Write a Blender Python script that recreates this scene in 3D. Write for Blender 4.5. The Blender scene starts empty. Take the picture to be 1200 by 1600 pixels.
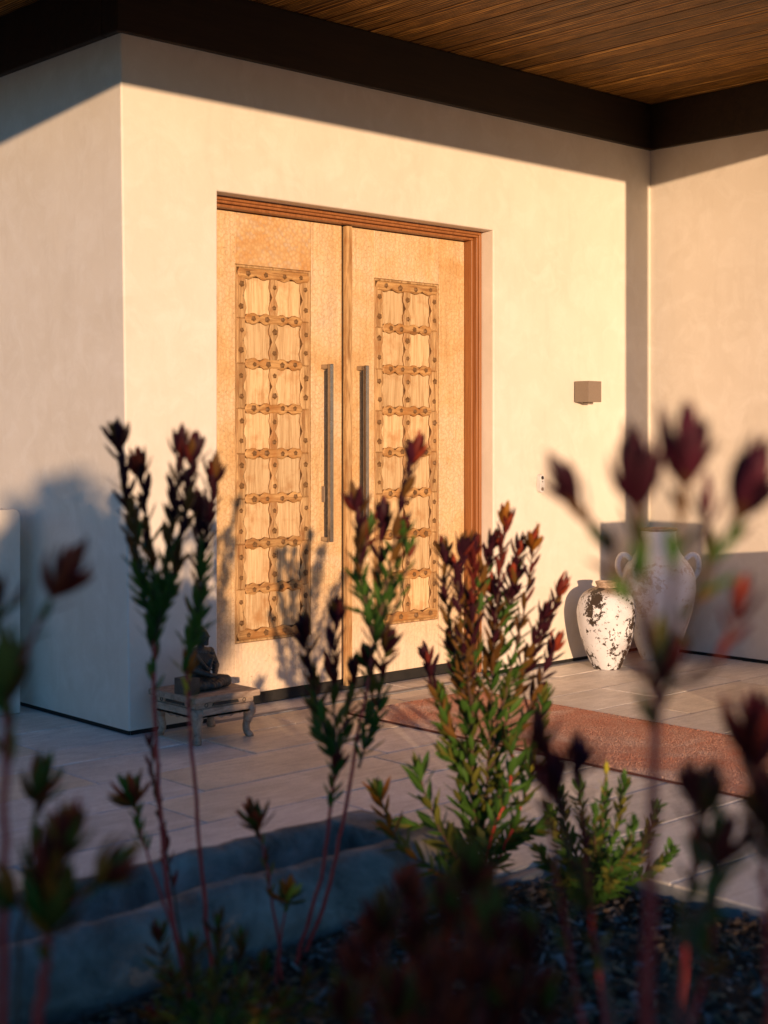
import bpy, bmesh, math, random
from mathutils import Vector, Matrix, Quaternion, noise
R = math.radians
scene = bpy.context.scene
C = scene.collection
rnd = random.Random(7)

# ------------------------------------------------------------------ camera, sky, sun, exposure
CAM = Vector((-3.462, -5.317, 1.30)); FPX = 2254.0; AZ = R(46.916)   # AZ: angle of the facade to the view axis
cd = bpy.data.cameras.new('camera'); cam = bpy.data.objects.new('camera', cd); C.objects.link(cam)
cam.location = CAM; cam.rotation_euler = (R(90), 0, -(R(90) - AZ) + 0.0)
fw = Vector((math.cos(AZ), math.sin(AZ), 0)); rt = Vector((math.sin(AZ), -math.cos(AZ), 0))
cam.rotation_euler = (R(90), 0, math.atan2(-fw.x, fw.y))
cd.sensor_fit = 'VERTICAL'; cd.sensor_height = 36; cd.sensor_width = 27
cd.lens = FPX / 1600 * 36; cd.shift_y = -120 / 1600
cd.clip_start = 0.05; cd.clip_end = 2000
cd.dof.use_dof = True; cd.dof.focus_distance = 7.4; cd.dof.aperture_fstop = 2.2
scene.camera = cam

SUN_T, SUN_S = 0.57, 0.0985          # sun travels (T, 1, -S)
sd = Vector((SUN_T, 1.0, -SUN_S)).normalized()
world = bpy.data.worlds.new('World'); scene.world = world; world.use_nodes = True
nt = world.node_tree; nt.nodes.clear()
wo = nt.nodes.new('ShaderNodeOutputWorld'); bg = nt.nodes.new('ShaderNodeBackground'); sk = nt.nodes.new('ShaderNodeTexSky')
sk.sky_type = 'NISHITA'; sk.sun_disc = False
sk.sun_elevation = math.asin(-sd.z); sk.sun_rotation = math.atan2(-sd.x, -sd.y)
sk.air_density = 0.9; sk.dust_density = 0.0; sk.ozone_density = 4.6
bg.inputs['Strength'].default_value = 0.14
nt.links.new(sk.outputs[0], bg.inputs[0]); nt.links.new(bg.outputs[0], wo.inputs[0])
sl = bpy.data.lights.new('sun', 'SUN'); so = bpy.data.objects.new('sun', sl); C.objects.link(so)
sl.energy = 3.5; sl.angle = R(0.6); sl.color = (1.0, 0.66, 0.40)
so.rotation_euler = sd.to_track_quat('-Z', 'Y').to_euler(); so.location = (-8, -14, 6)
vs = scene.view_settings
vs.view_transform = 'Standard'; vs.look = 'None'; vs.gamma = 1; vs.exposure = 0.70; vs.use_curve_mapping = False
scene.cycles.max_bounces = 8; scene.cycles.diffuse_bounces = 5

def at(x, y, Z):                      # a point Z metres in front of the lens, from a direction measured on the photograph
    return CAM + (fw + rt * ((x - 600) / FPX) + Vector((0, 0, (680 - y) / FPX))) * Z

# ------------------------------------------------------------------ materials
def mat(name, rough=0.7, metal=0.0, spec=0.4):
    m = bpy.data.materials.new(name); m.use_nodes = True
    b = m.node_tree.nodes['Principled BSDF']
    b.inputs['Roughness'].default_value = rough; b.inputs['Metallic'].default_value = metal
    b.inputs['Specular IOR Level'].default_value = spec
    return m, m.node_tree, b
def N(nt, t, **kw):
    n = nt.nodes.new(t)
    for k, v in kw.items():
        if k in n.inputs: n.inputs[k].default_value = v
        else: setattr(n, k, v)
    return n
def coords(nt, kind='Object', scale=(1, 1, 1), loc=None, rand=False):
    tc = N(nt, 'ShaderNodeTexCoord'); mp = N(nt, 'ShaderNodeMapping')
    mp.inputs['Scale'].default_value = scale
    src = tc.outputs[kind]
    if rand:
        oi = N(nt, 'ShaderNodeObjectInfo'); mu = N(nt, 'ShaderNodeVectorMath', operation='MULTIPLY_ADD')
        cb = N(nt, 'ShaderNodeCombineXYZ')
        for i in range(3): nt.links.new(oi.outputs['Random'], cb.inputs[i])
        mu.inputs[1].default_value = (37.0, 53.0, 29.0)
        nt.links.new(cb.outputs[0], mu.inputs[0]); nt.links.new(src, mu.inputs[2]); src = mu.outputs[0]
    nt.links.new(src, mp.inputs['Vector'])
    return mp.outputs[0]
def noise_fac(nt, vec, scale, detail=4, rough=0.55, dist=0.0):
    n = N(nt, 'ShaderNodeTexNoise', Scale=scale, Detail=detail, Roughness=rough, Distortion=dist)
    nt.links.new(vec, n.inputs['Vector']); return n.outputs['Fac']
def ramp(nt, fac, stops, interp='LINEAR'):
    r = N(nt, 'ShaderNodeValToRGB'); e = r.color_ramp.elements; r.color_ramp.interpolation = interp
    while len(e) < len(stops): e.new(0.5)
    for k, (p, c) in enumerate(stops):
        e[k].position = p; e[k].color = (*c, 1) if len(c) == 3 else c
    nt.links.new(fac, r.inputs[0]); return r.outputs[0]
def mix(nt, fac, a, b, mode='MIX'):
    m = N(nt, 'ShaderNodeMix', data_type='RGBA', blend_type=mode)
    for s, v in ((m.inputs[0], fac), (m.inputs[6], a), (m.inputs[7], b)):
        if isinstance(v, (int, float)): s.default_value = v
        elif isinstance(v, tuple): s.default_value = (*v, 1)
        else: nt.links.new(v, s)
    return m.outputs[2]
def bump(nt, b, h, strength=0.3, dist=0.01):
    n = N(nt, 'ShaderNodeBump', Strength=strength, Distance=dist)
    nt.links.new(h, n.inputs['Height']); nt.links.new(n.outputs[0], b.inputs['Normal']); return n
def math_(nt, op, a, b=None):
    m = N(nt, 'ShaderNodeMath', operation=op)
    for s, v in ((m.inputs[0], a), (m.inputs[1], b)):
        if v is None: continue
        if isinstance(v, (int, float)): s.default_value = v
        else: nt.links.new(v, s)
    return m.outputs[0]
W = (1, 1, 1); K = (0, 0, 0)

M = {}
def m_plaster():
    m, t, b = mat('plaster', 0.62, 0, 0.35); v = coords(t)
    a = noise_fac(t, v, 1.4, 5, 0.6, 0.6); c = noise_fac(t, v, 7, 6, 0.65, 0.8)
    col = ramp(t, a, [(0.3, (0.66, 0.59, 0.49)), (0.7, (0.74, 0.675, 0.58))])
    vs_ = coords(t, scale=(5, 5, 1.1)); s = noise_fac(t, vs_, 2.0, 5, 0.6, 0.4)
    col = mix(t, ramp(t, c, [(0.47, K), (0.68, (0.5,) * 3)]), col, (0.79, 0.73, 0.64))
    col = mix(t, ramp(t, s, [(0.54, K), (0.76, (0.26,) * 3)]), col, (0.57, 0.49, 0.395))
    t.links.new(col, b.inputs['Base Color'])
    t.links.new(ramp(t, c, [(0.3, (0.72,) * 3), (0.7, (0.48,) * 3)]), b.inputs['Roughness'])
    bump(t, b, math_(t, 'ADD', c, noise_fac(t, v, 45, 3)), 0.14, 0.006)
    return m
def m_woodgrain(name, dark, light, scale, rough=0.6, stretch=(14, 1.1, 14), bumps=0.25, contrast=(0.35, 0.65), rand=True, spec=0.4, blot=None):
    m, t, b = mat(name, rough, 0, spec); v = coords(t, scale=stretch, rand=rand)
    n1 = noise_fac(t, v, scale, 6, 0.6, 1.2); n2 = noise_fac(t, v, scale * 6, 4, 0.6, 0.4)
    g = math_(t, 'ADD', math_(t, 'MULTIPLY', n1, 0.7), math_(t, 'MULTIPLY', n2, 0.3))
    col = ramp(t, g, [(contrast[0], dark), (contrast[1], light)])
    if blot:
        c2 = noise_fac(t, coords(t, rand=rand), blot[1], 5, 0.65)
        col = mix(t, ramp(t, c2, [(blot[2], K), (blot[2] + 0.18, (blot[3],) * 3)]), col, blot[0])
    oi = N(t, 'ShaderNodeObjectInfo')
    col = mix(t, 0.35, col, ramp(t, oi.outputs['Random'], [(0, (0.6,) * 3), (1, (1.25,) * 3)]), 'MULTIPLY')
    t.links.new(col, b.inputs['Base Color']); bump(t, b, g, bumps, 0.004); return m
def m_soffit():
    m, t, b = mat('soffit_wood', 0.55, 0, 0.22); tc = N(t, 'ShaderNodeTexCoord'); oi = N(t, 'ShaderNodeObjectInfo')
    sp = N(t, 'ShaderNodeSeparateXYZ'); t.links.new(tc.outputs['Object'], sp.inputs[0]); cb = N(t, 'ShaderNodeCombineXYZ')
    r_ = oi.outputs['Random']
    t.links.new(math_(t, 'ADD', math_(t, 'MULTIPLY', sp.outputs[0], 60.0), math_(t, 'MULTIPLY', math_(t, 'SUBTRACT', r_, 0.5), 6.0)), cb.inputs[0])
    t.links.new(math_(t, 'ADD', math_(t, 'MULTIPLY', sp.outputs[1], 3.0), math_(t, 'MULTIPLY', r_, 71.0)), cb.inputs[1])
    cb.inputs[2].default_value = 1.6
    w = N(t, 'ShaderNodeTexWave', wave_type='RINGS', rings_direction='Y', Scale=0.42, Distortion=5.5, Detail=3.0)
    w.inputs['Detail Scale'].default_value = 0.55; w.inputs['Detail Roughness'].default_value = 0.6; t.links.new(cb.outputs[0], w.inputs['Vector'])
    f = noise_fac(t, coords(t, scale=(190, 7, 190), rand=True), 1, 4, 0.6)
    col = ramp(t, w.outputs['Fac'], [(0.0, (0.06, 0.020, 0.002)), (0.5, (0.19, 0.075, 0.007)), (0.8, (0.27, 0.115, 0.012)), (0.97, (0.58, 0.31, 0.07))])
    col = mix(t, 0.75, col, ramp(t, f, [(0.36, (0.10,) * 3), (0.64, (1.6,) * 3)]), 'MULTIPLY')
    col = mix(t, 0.6, col, ramp(t, r_, [(0, (0.40,) * 3), (1, (1.1,) * 3)]), 'MULTIPLY')
    t.links.new(col, b.inputs['Base Color']); bump(t, b, math_(t, 'ADD', w.outputs['Fac'], f), 0.35, 0.004); return m
def m_door():
    m, t, b = mat('adzed_door_wood', 0.5, 0, 0.4); v = coords(t, rand=True)
    vo = N(t, 'ShaderNodeTexVoronoi', Scale=46.0, Randomness=1.0); dn = N(t, 'ShaderNodeTexNoise', Scale=9.0)
    ad = N(t, 'ShaderNodeVectorMath', operation='MULTIPLY_ADD'); ad.inputs[1].default_value = (0.05,) * 3
    t.links.new(v, dn.inputs['Vector']); t.links.new(dn.outputs['Color'], ad.inputs[0]); t.links.new(v, ad.inputs[2])
    t.links.new(ad.outputs[0], vo.inputs['Vector'])
    big = noise_fac(t, v, 2.6, 5, 0.65, 0.5); grain = noise_fac(t, coords(t, scale=(70, 70, 3), rand=True), 1, 4)
    col = ramp(t, big, [(0.28, (0.56, 0.31, 0.11)), (0.45, (0.66, 0.45, 0.22)), (0.6, (0.70, 0.52, 0.31)), (0.75, (0.60, 0.46, 0.31))])
    col = mix(t, ramp(t, vo.outputs['Distance'], [(0.42, K), (0.56, (0.42,) * 3), (0.66, (0.06,) * 3)]), col, (0.42, 0.20, 0.065))
    col = mix(t, 0.4, col, ramp(t, grain, [(0.3, (0.7,) * 3), (0.7, (1.12,) * 3)]), 'MULTIPLY')
    tz = N(t, 'ShaderNodeTexCoord'); sz = N(t, 'ShaderNodeSeparateXYZ'); t.links.new(tz.outputs['Object'], sz.inputs[0])
    wear = ramp(t, math_(t, 'ADD', sz.outputs[2], math_(t, 'MULTIPLY', big, 0.9)), [(0.55, (0.75,) * 3), (1.25, K)])
    col = mix(t, wear, col, (0.74, 0.62, 0.48))
    lg = noise_fac(t, coords(t, scale=(38, 38, 1.2), rand=True), 1.5, 5, 0.65, 0.8)
    col = mix(t, 0.22, col, ramp(t, lg, [(0.36, (0.62, 0.54, 0.46)), (0.52, (1.08,) * 3)]), 'MULTIPLY')
    sp = noise_fac(t, v, 60, 3, 0.6)
    col = mix(t, ramp(t, sp, [(0.63, K), (0.72, (0.5,) * 3)]), col, (0.25, 0.13, 0.05))
    t.links.new(col, b.inputs['Base Color'])
    bump(t, b, math_(t, 'ADD', vo.outputs['Distance'], math_(t, 'MULTIPLY', grain, 0.3)), 0.5, 0.006); return m
def m_dooroil():
    m, t, b = mat('oiled_adzed_wood', 0.42, 0, 0.45); v = coords(t, rand=True)
    vo = N(t, 'ShaderNodeTexVoronoi', Scale=52.0); t.links.new(v, vo.inputs['Vector'])
    big = noise_fac(t, v, 4.0, 5, 0.65, 0.5); oi = N(t, 'ShaderNodeSeparateColor'); t.links.new(vo.outputs['Color'], oi.inputs[0])
    col = ramp(t, big, [(0.32, (0.56, 0.29, 0.095)), (0.47, (0.62, 0.40, 0.18)), (0.6, (0.66, 0.48, 0.26))])
    col = mix(t, ramp(t, oi.outputs[0], [(0.55, K), (0.95, (0.6,) * 3)]), col, (0.52, 0.40, 0.27))
    col = mix(t, ramp(t, vo.outputs['Distance'], [(0.3, K), (0.62, (0.35,) * 3)]), col, (0.40, 0.18, 0.055))
    t.links.new(col, b.inputs['Base Color']); bump(t, b, vo.outputs['Distance'], 0.35, 0.006); return m
def m_paver():
    m, t, b = mat('limestone_paver', 0.46, 0, 0.5); v = coords(t, rand=True); oi = N(t, 'ShaderNodeObjectInfo')
    a = noise_fac(t, v, 2.2, 6, 0.65, 1.0); c = noise_fac(t, v, 130, 3, 0.7); s = noise_fac(t, coords(t, scale=(3, 14, 3), rand=True), 2, 5, 0.6, 1.0)
    tone = ramp(t, oi.outputs['Random'], [(0, (0.72, 0.685, 0.64)), (0.22, (0.80, 0.68, 0.52)), (0.4, (0.72, 0.685, 0.64)), (0.6, (0.82, 0.76, 0.68)), (0.8, (0.66, 0.61, 0.56)), (1, (0.80, 0.77, 0.73))])
    col = mix(t, 0.65, tone, ramp(t, a, [(0.3, (0.62, 0.60, 0.58)), (0.7, (1.2, 1.18, 1.15))]), 'MULTIPLY')
    col = mix(t, 0.35, col, ramp(t, s, [(0.35, (0.66, 0.60, 0.54)), (0.65, (1.2,) * 3)]), 'MULTIPLY')
    col = mix(t, 0.5, col, ramp(t, c, [(0.3, (0.7,) * 3), (0.65, (1.15,) * 3)]), 'MULTIPLY')
    t.links.new(col, b.inputs['Base Color']); bump(t, b, math_(t, 'ADD', c, math_(t, 'MULTIPLY', a, 2.0)), 0.45, 0.005); return m
def m_simple(name, c1, c2, scale=12, rough=0.7, metal=0, b_=0.2, spec=0.4, dist=0.004, det=5):
    m, t, b = mat(name, rough, metal, spec); v = coords(t)
    n = noise_fac(t, v, scale, det, 0.62, 0.3); t.links.new(ramp(t, n, [(0.3, c1), (0.7, c2)]), b.inputs['Base Color'])
    if b_: bump(t, b, n, b_, dist)
    return m
def m_rug():
    m, t, b = mat('rug_wool', 0.95, 0, 0.1); v = coords(t)
    f = noise_fac(t, coords(t, scale=(1, 1, 1)), 150, 3, 0.8); g = noise_fac(t, v, 2.2, 5, 0.6, 0.6); h = noise_fac(t, coords(t, scale=(60, 140, 60)), 1, 3, 0.7)
    col = ramp(t, g, [(0.34, (0.54, 0.19, 0.10)), (0.5, (0.56, 0.29, 0.19)), (0.64, (0.64, 0.46, 0.36))])
    col = mix(t, ramp(t, f, [(0.52, K), (0.62, (0.7,) * 3)]), col, (0.72, 0.56, 0.44))
    col = mix(t, ramp(t, h, [(0.34, (0.5,) * 3), (0.46, K)]), col, (0.20, 0.07, 0.04))
    t.links.new(col, b.inputs['Base Color']); bump(t, b, f, 0.3, 0.004); return m
def m_peel():
    m, t, b = mat('peeling_white_glaze', 0.55, 0, 0.4); v = coords(t)
    big = noise_fac(t, coords(t, scale=(1, 1, 0.55)), 6.5, 3, 0.55, 0.3); fine = noise_fac(t, v, 34, 7, 0.72, 0.5)
    k = math_(t, 'ADD', math_(t, 'MULTIPLY', big, 0.8), math_(t, 'MULTIPLY', fine, 0.95))
    mask = ramp(t, k, [(0.900, K), (0.918, W)])
    wh = ramp(t, noise_fac(t, v, 9, 4), [(0.3, (0.58, 0.58, 0.60)), (0.7, (0.76, 0.76, 0.78))])
    gz = N(t, 'ShaderNodeSeparateXYZ'); tc = N(t, 'ShaderNodeTexCoord'); t.links.new(tc.outputs['Object'], gz.inputs[0])
    neck = ramp(t, math_(t, 'ADD', gz.outputs[2], math_(t, 'MULTIPLY', fine, 0.06)), [(0.43, K), (0.47, (0.9,) * 3)])
    col = mix(t, neck, wh, (0.22, 0.14, 0.07))
    col = mix(t, mask, col, (0.045, 0.030, 0.020))
    t.links.new(col, b.inputs['Base Color'])
    inv = math_(t, 'SUBTRACT', 1.0, mask); bump(t, b, math_(t, 'ADD', inv, math_(t, 'MULTIPLY', fine, 0.3)), 0.5, 0.004); return m
def m_amphora():
    m, t, b = mat('chalky_terracotta', 0.8, 0, 0.25); v = coords(t)
    big = noise_fac(t, v, 4.2, 5, 0.6, 0.8); fine = noise_fac(t, v, 30, 7, 0.7, 0.6)
    col = ramp(t, noise_fac(t, v, 8, 5, 0.6), [(0.3, (0.78, 0.75, 0.72)), (0.7, (0.87, 0.86, 0.85))])
    k = math_(t, 'ADD', math_(t, 'MULTIPLY', big, 0.7), math_(t, 'MULTIPLY', fine, 0.5))
    col = mix(t, ramp(t, k, [(0.63, K), (0.69, (0.6,) * 3)]), col, (0.48, 0.34, 0.22))
    col = mix(t, ramp(t, fine, [(0.64, K), (0.74, (0.5,) * 3)]), col, (0.42, 0.30, 0.20))
    t.links.new(col, b.inputs['Base Color']); bump(t, b, k, 0.45, 0.006); return m
def m_leaf(name, c1, c2, trans=0.32):
    m, t, b = mat(name, 0.5, 0, 0.18); oi = N(t, 'ShaderNodeObjectInfo')
    n = noise_fac(t, coords(t, rand=True), 3.0, 3); k = math_(t, 'ADD', math_(t, 'MULTIPLY', oi.outputs['Random'], 0.7), math_(t, 'MULTIPLY', n, 0.4))
    col = ramp(t, k, [(0.15, c1), (0.85, c2)])
    t.links.new(col, b.inputs['Base Color'])
    tr = N(t, 'ShaderNodeBsdfTranslucent'); t.links.new(col, tr.inputs[0])
    mx = N(t, 'ShaderNodeMixShader'); mx.inputs[0].default_value = trans
    out = t.nodes['Material Output']; t.links.new(b.outputs[0], mx.inputs[1]); t.links.new(tr.outputs[0], mx.inputs[2]); t.links.new(mx.outputs[0], out.inputs[0])
    return m
M['plaster'] = m_plaster()
M['soffit'] = m_soffit()
M['beam'] = m_woodgrain('dark_beam_wood', (0.016, 0.009, 0.004), (0.034, 0.018, 0.008), 1.0, 0.6, (1.2, 20, 20), 0.15, rand=False)
M['door'] = m_door(); M['dooroil'] = m_dooroil()
M['carved'] = m_woodgrain('carved_old_wood', (0.24, 0.115, 0.036), (0.58, 0.37, 0.165), 1.3, 0.65, (26, 26, 2.2), 0.8, (0.36, 0.58), blot=((0.34, 0.15, 0.045), 7, 0.50, 0.75))
M['carvedh'] = m_woodgrain('carved_cross_wood', (0.24, 0.105, 0.028), (0.56, 0.33, 0.125), 1.3, 0.65, (2.2, 26, 26), 0.8, (0.36, 0.58), blot=((0.36, 0.15, 0.035), 8, 0.47, 0.8))
M['boards'] = m_woodgrain('panel_board_wood', (0.40, 0.23, 0.09), (0.69, 0.49, 0.26), 1.5, 0.7, (34, 34, 1.6), 0.6, (0.33, 0.56), blot=((0.40, 0.18, 0.05), 9, 0.52, 0.65))
M['frame'] = m_woodgrain('red_cedar_frame', (0.22, 0.075, 0.020), (0.36, 0.145, 0.045), 1.2, 0.4, (40, 40, 1.5), 0.1, rand=False)
M['cutedge'] = m_simple('grimy_shaded_edge', (0.13, 0.060, 0.020), (0.26, 0.135, 0.050), 30, 0.8)  # lattice sides and door core: crevice shade painted in along with edge grime
M['stud'] = m_simple('old_bronze_stud', (0.10, 0.050, 0.018), (0.26, 0.145, 0.058), 60, 0.5, 0.2)
M['metal'] = m_simple('brushed_bronze', (0.36, 0.31, 0.25), (0.48, 0.42, 0.35), 30, 0.26, 0.9, 0.05)
M['grip'] = m_simple('dark_hammered_metal', (0.035, 0.033, 0.034), (0.10, 0.095, 0.09), 55, 0.5, 0.5, 0.6)
M['black'] = m_simple('black_rubber', (0.012, 0.011, 0.010), (0.022, 0.020, 0.018), 20, 0.8)
M['lamp'] = m_simple('bronze_powder_coat', (0.23, 0.175, 0.13), (0.26, 0.20, 0.15), 90, 0.55, 0.1, 0.05)
M['white'] = m_simple('white_plastic', (0.76, 0.75, 0.73), (0.80, 0.79, 0.77), 5, 0.35, 0, 0)
M['glassblack'] = m_simple('black_lens', (0.01, 0.01, 0.012), (0.015, 0.015, 0.018), 5, 0.08, 0, 0, 0.6)
M['paver'] = m_paver()
M['mortar'] = m_simple('pale_mortar', (0.46, 0.45, 0.44), (0.56, 0.55, 0.54), 40, 0.9)
M['bluestone'] = m_simple('grey_edge_stone', (0.20, 0.205, 0.21), (0.30, 0.30, 0.30), 25, 0.7)
M['rug'] = m_rug(); M['peel'] = m_peel(); M['amphora'] = m_amphora()
M['rugedge'] = m_simple('rug_binding', (0.05, 0.016, 0.012), (0.10, 0.03, 0.02), 80, 0.9)
M['statue'] = m_simple('dark_weathered_bronze', (0.030, 0.026, 0.022), (0.085, 0.075, 0.060), 14, 0.55, 0.15, 0.5)
M['oldwood'] = m_woodgrain('weathered_table_wood', (0.20, 0.125, 0.08), (0.56, 0.42, 0.30), 1.4, 0.7, (6, 22, 22), 0.5, (0.32, 0.66), blot=((0.055, 0.035, 0.025), 9, 0.56, 0.8))
M['trough'] = m_simple('weathered_grey_stone', (0.085, 0.070, 0.056), (0.36, 0.315, 0.265), 7, 0.85, 0, 1.0, 0.2, 0.03, 9)
M['soil'] = m_simple('dark_soil', (0.018, 0.012, 0.008), (0.05, 0.034, 0.022), 30, 0.95, 0, 0.8, 0.2, 0.02)
M['ground'] = m_simple('dry_earth', (0.09, 0.075, 0.055), (0.14, 0.115, 0.08), 0.6, 0.95, 0, 0.3)
M['chip1'] = m_simple('dark_bark_chip', (0.035, 0.022, 0.014), (0.10, 0.066, 0.042), 20, 0.85)
M['chip2'] = m_simple('grey_bark_chip', (0.12, 0.10, 0.085), (0.22, 0.19, 0.165), 20, 0.85)
M['chip3'] = m_simple('tan_bark_chip', (0.13, 0.075, 0.035), (0.26, 0.16, 0.085), 20, 0.85)
LEAF = {
 'green': m_leaf('leaf_green', (0.030, 0.080, 0.013), (0.080, 0.165, 0.026)),
 'olive': m_leaf('leaf_olive', (0.075, 0.090, 0.014), (0.165, 0.155, 0.028)),
 'bronze': m_leaf('leaf_bronze', (0.100, 0.040, 0.010), (0.180, 0.085, 0.020)),
 'burgundy': m_leaf('leaf_burgundy', (0.090, 0.011, 0.010), (0.190, 0.030, 0.020)),
 'purple': m_leaf('leaf_purple', (0.065, 0.010, 0.020), (0.130, 0.024, 0.040)),
 'plum': m_leaf('leaf_plum', (0.030, 0.007, 0.013), (0.062, 0.013, 0.021)),
 'red': m_leaf('leaf_red', (0.25, 0.028, 0.016), (0.38, 0.070, 0.026)),
 'orange': m_leaf('leaf_orange', (0.32, 0.09, 0.012), (0.42, 0.18, 0.02)),
 'yellow': m_leaf('leaf_yellow', (0.42, 0.38, 0.03), (0.58, 0.52, 0.05), 0.3),
}
M['stem_red'] = m_simple('red_stem_bark', (0.40, 0.022, 0.020), (0.56, 0.060, 0.042), 30, 0.5, 0, 0.2)
M['stem_brown'] = m_simple('brown_stem_bark', (0.06, 0.030, 0.018), (0.12, 0.06, 0.032), 30, 0.7)
M['hedge'] = m_leaf('hedge_leaf', (0.035, 0.060, 0.015), (0.08, 0.11, 0.03), 0.15)

# ------------------------------------------------------------------ mesh helpers
class MB:
    def __init__(s): s.v = []; s.f = []
    def add(s, vs, fs):
        o = len(s.v); s.v += [tuple(p) for p in vs]; s.f += [tuple(i + o for i in f) for f in fs]; return s
    def box(s, x0, x1, y0, y1, z0, z1):
        return s.add([(x0,y0,z0),(x1,y0,z0),(x1,y1,z0),(x0,y1,z0),(x0,y0,z1),(x1,y0,z1),(x1,y1,z1),(x0,y1,z1)],
                     [(0,3,2,1),(4,5,6,7),(0,1,5,4),(1,2,6,5),(2,3,7,6),(3,0,4,7)])
    def tube(s, pts, rs, n=8, cap=True):
        pts = [Vector(p) for p in pts]; vs = []; fs = []; ref = None
        for i, p in enumerate(pts):
            d = (pts[min(i+1, len(pts)-1)] - pts[max(i-1, 0)]).normalized()
            if ref is None: ref = d.orthogonal().normalized()
            ref = (ref - d * ref.dot(d)).normalized(); b = d.cross(ref)
            r = rs[i] if isinstance(rs, (list, tuple)) else rs
            for k in range(n):
                a = 2 * math.pi * k / n; vs.append(p + (ref * math.cos(a) + b * math.sin(a)) * r)
        for i in range(len(pts) - 1):
            for k in range(n):
                fs.append((i*n+k, i*n+(k+1) % n, (i+1)*n+(k+1) % n, (i+1)*n+k))
        if cap: fs.append(tuple(range(n))[::-1]); fs.append(tuple((len(pts)-1)*n + k for k in range(n)))
        return s.add(vs, fs)
    def lathe(s, prof, n=32, c=(0, 0), jit=None):
        vs = []; fs = []
        for i, (r, z) in enumerate(prof):
            for k in range(n):
                a = 2 * math.pi * k / n; q = r * (1 + (jit(a, z) if jit else 0))
                vs.append((c[0] + q * math.cos(a), c[1] + q * math.sin(a), z))
        for i in range(len(prof) - 1):
            for k in range(n): fs.append((i*n+k, i*n+(k+1) % n, (i+1)*n+(k+1) % n, (i+1)*n+k))
        fs.append(tuple(range(n))[::-1]); fs.append(tuple((len(prof)-1)*n + k for k in range(n)))
        return s.add(vs, fs)
    def prism(s, poly, y0, y1):           # outline in x,z pushed from y0 (front) to y1
        n = len(poly)
        vs = [(x, y0, z) for x, z in poly] + [(x, y1, z) for x, z in poly]
        return s.add(vs, [tuple(range(n)), tuple(range(n, 2*n))[::-1]] + [(i, i+n, (i+1) % n + n, (i+1) % n) for i in range(n)])
    def mesh(s, name, m=None, smooth=False, bevel=0, seg=2, off=None, norm=True):
        me = bpy.data.meshes.new(name)
        vs = s.v if off is None else [(a-off[0], b-off[1], c-off[2]) for a, b, c in s.v]
        me.from_pydata(vs, [], s.f)
        bm = bmesh.new(); bm.from_mesh(me)
        if norm: bmesh.ops.recalc_face_normals(bm, faces=bm.faces)
        if bevel:
            ed = [e for e in bm.edges if len(e.link_faces) == 2 and e.calc_face_angle(0) > 0.5]
            bmesh.ops.bevel(bm, geom=ed, offset=bevel, segments=seg, affect='EDGES', profile=0.6, clamp_overlap=True)
        bm.to_mesh(me); bm.free()
        if smooth:
            for p in me.polygons: p.use_smooth = True
        if m: me.materials.append(m)
        return me
    def obj(s, name, m=None, parent=None, **kw):
        return link(name, s.mesh(name, m, **kw), parent)
def link(name, me, parent=None, loc=None):
    o = bpy.data.objects.new(name, me); C.objects.link(o)
    if parent: o.parent = parent
    if loc is not None: o.location = loc
    return o
def thing(name, label, cat, loc=(0, 0, 0), group=None, rz=0):
    o = bpy.data.objects.new(name, None); C.objects.link(o); o.location = loc; o.rotation_euler.z = rz; o.empty_display_size = 0.1
    return tag(o, label, cat, group)
def tag(o, label, cat, group=None):
    o['label'] = label; o['category'] = cat
    if group: o['group'] = group
    return o
def struct(o): o['kind'] = 'structure'; return o
def stuff(o, label=None, cat=None):
    o['kind'] = 'stuff'
    if label: o['label'] = label
    if cat: o['category'] = cat
    return o
def box(name, m, parent, *b, bevel=0.0, seg=2): return MB().box(*b).obj(name, m, parent, bevel=bevel, seg=seg)

# ------------------------------------------------------------------ ground, terrace, mulch bed
XR = 3.735                    # inner face of the right-hand wall
g = MB().add([(-600, -600, -0.16), (600, -600, -0.16), (600, 600, -0.16), (-600, 600, -0.16)], [(0, 1, 2, 3)]).obj('ground', M['ground']); struct(g)
tb = MB(); tb.box(-4.5, XR + .2, -2.40, 3.2, -0.15, -0.0045).box(0.035, 6.5, -7.5, -2.401, -0.15, -0.0045)
terrace = struct(tb.obj('terrace', M['mortar']))
def rowfill(x0, x1, ya, yb, seed):
    r = random.Random(seed); x = x0; k = 0
    while x < x1 - 0.02:
        L = r.choice((0.62, 0.74, 0.92, 1.08, 1.22)); xe = min(x + L, x1)
        if x1 - xe < 0.25: xe = x1
        j = 0.004
        w, d = xe - x - 2*j, yb - ya - 2*j
        o = MB().box(-w/2, w/2, -d/2, d/2, -0.05, 0).obj('paver', M['paver'], terrace, bevel=0.003, seg=1)
        o.location = ((x + xe) / 2, (ya + yb) / 2, r.uniform(-0.0012, 0.0012)); x = xe
rows = [(-2.43, -2.10), (-2.10, -1.74), (-1.74, -1.38), (-1.38, -1.02), (-1.02, -0.66), (-0.66, -0.30), (-0.30, -0.05)]
starts = [-4.6, -4.3, -4.45, -4.27, -4.1, -4.4, -4.2]
for i, (a, b) in enumerate(rows): rowfill(starts[i], XR, a, b, 11 + i)
for i in range(8): rowfill(-4.4 + 0.13 * (i % 3), -0.004, -0.05 + i * 0.4, -0.05 + (i + 1) * 0.4, 40 + i)
for i in range(11): rowfill(0.0, 6.2, -2.43 - (i + 1) * 0.4, -2.43 - i * 0.4, 60 + i)
rowfill(0.48, 2.32, -0.002, 0.20, 5)
box('threshold_strip', M['bluestone'], terrace, 0.40, 2.40, -0.046, -0.006, -0.05, 0.002, bevel=0.002, seg=1)
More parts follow.
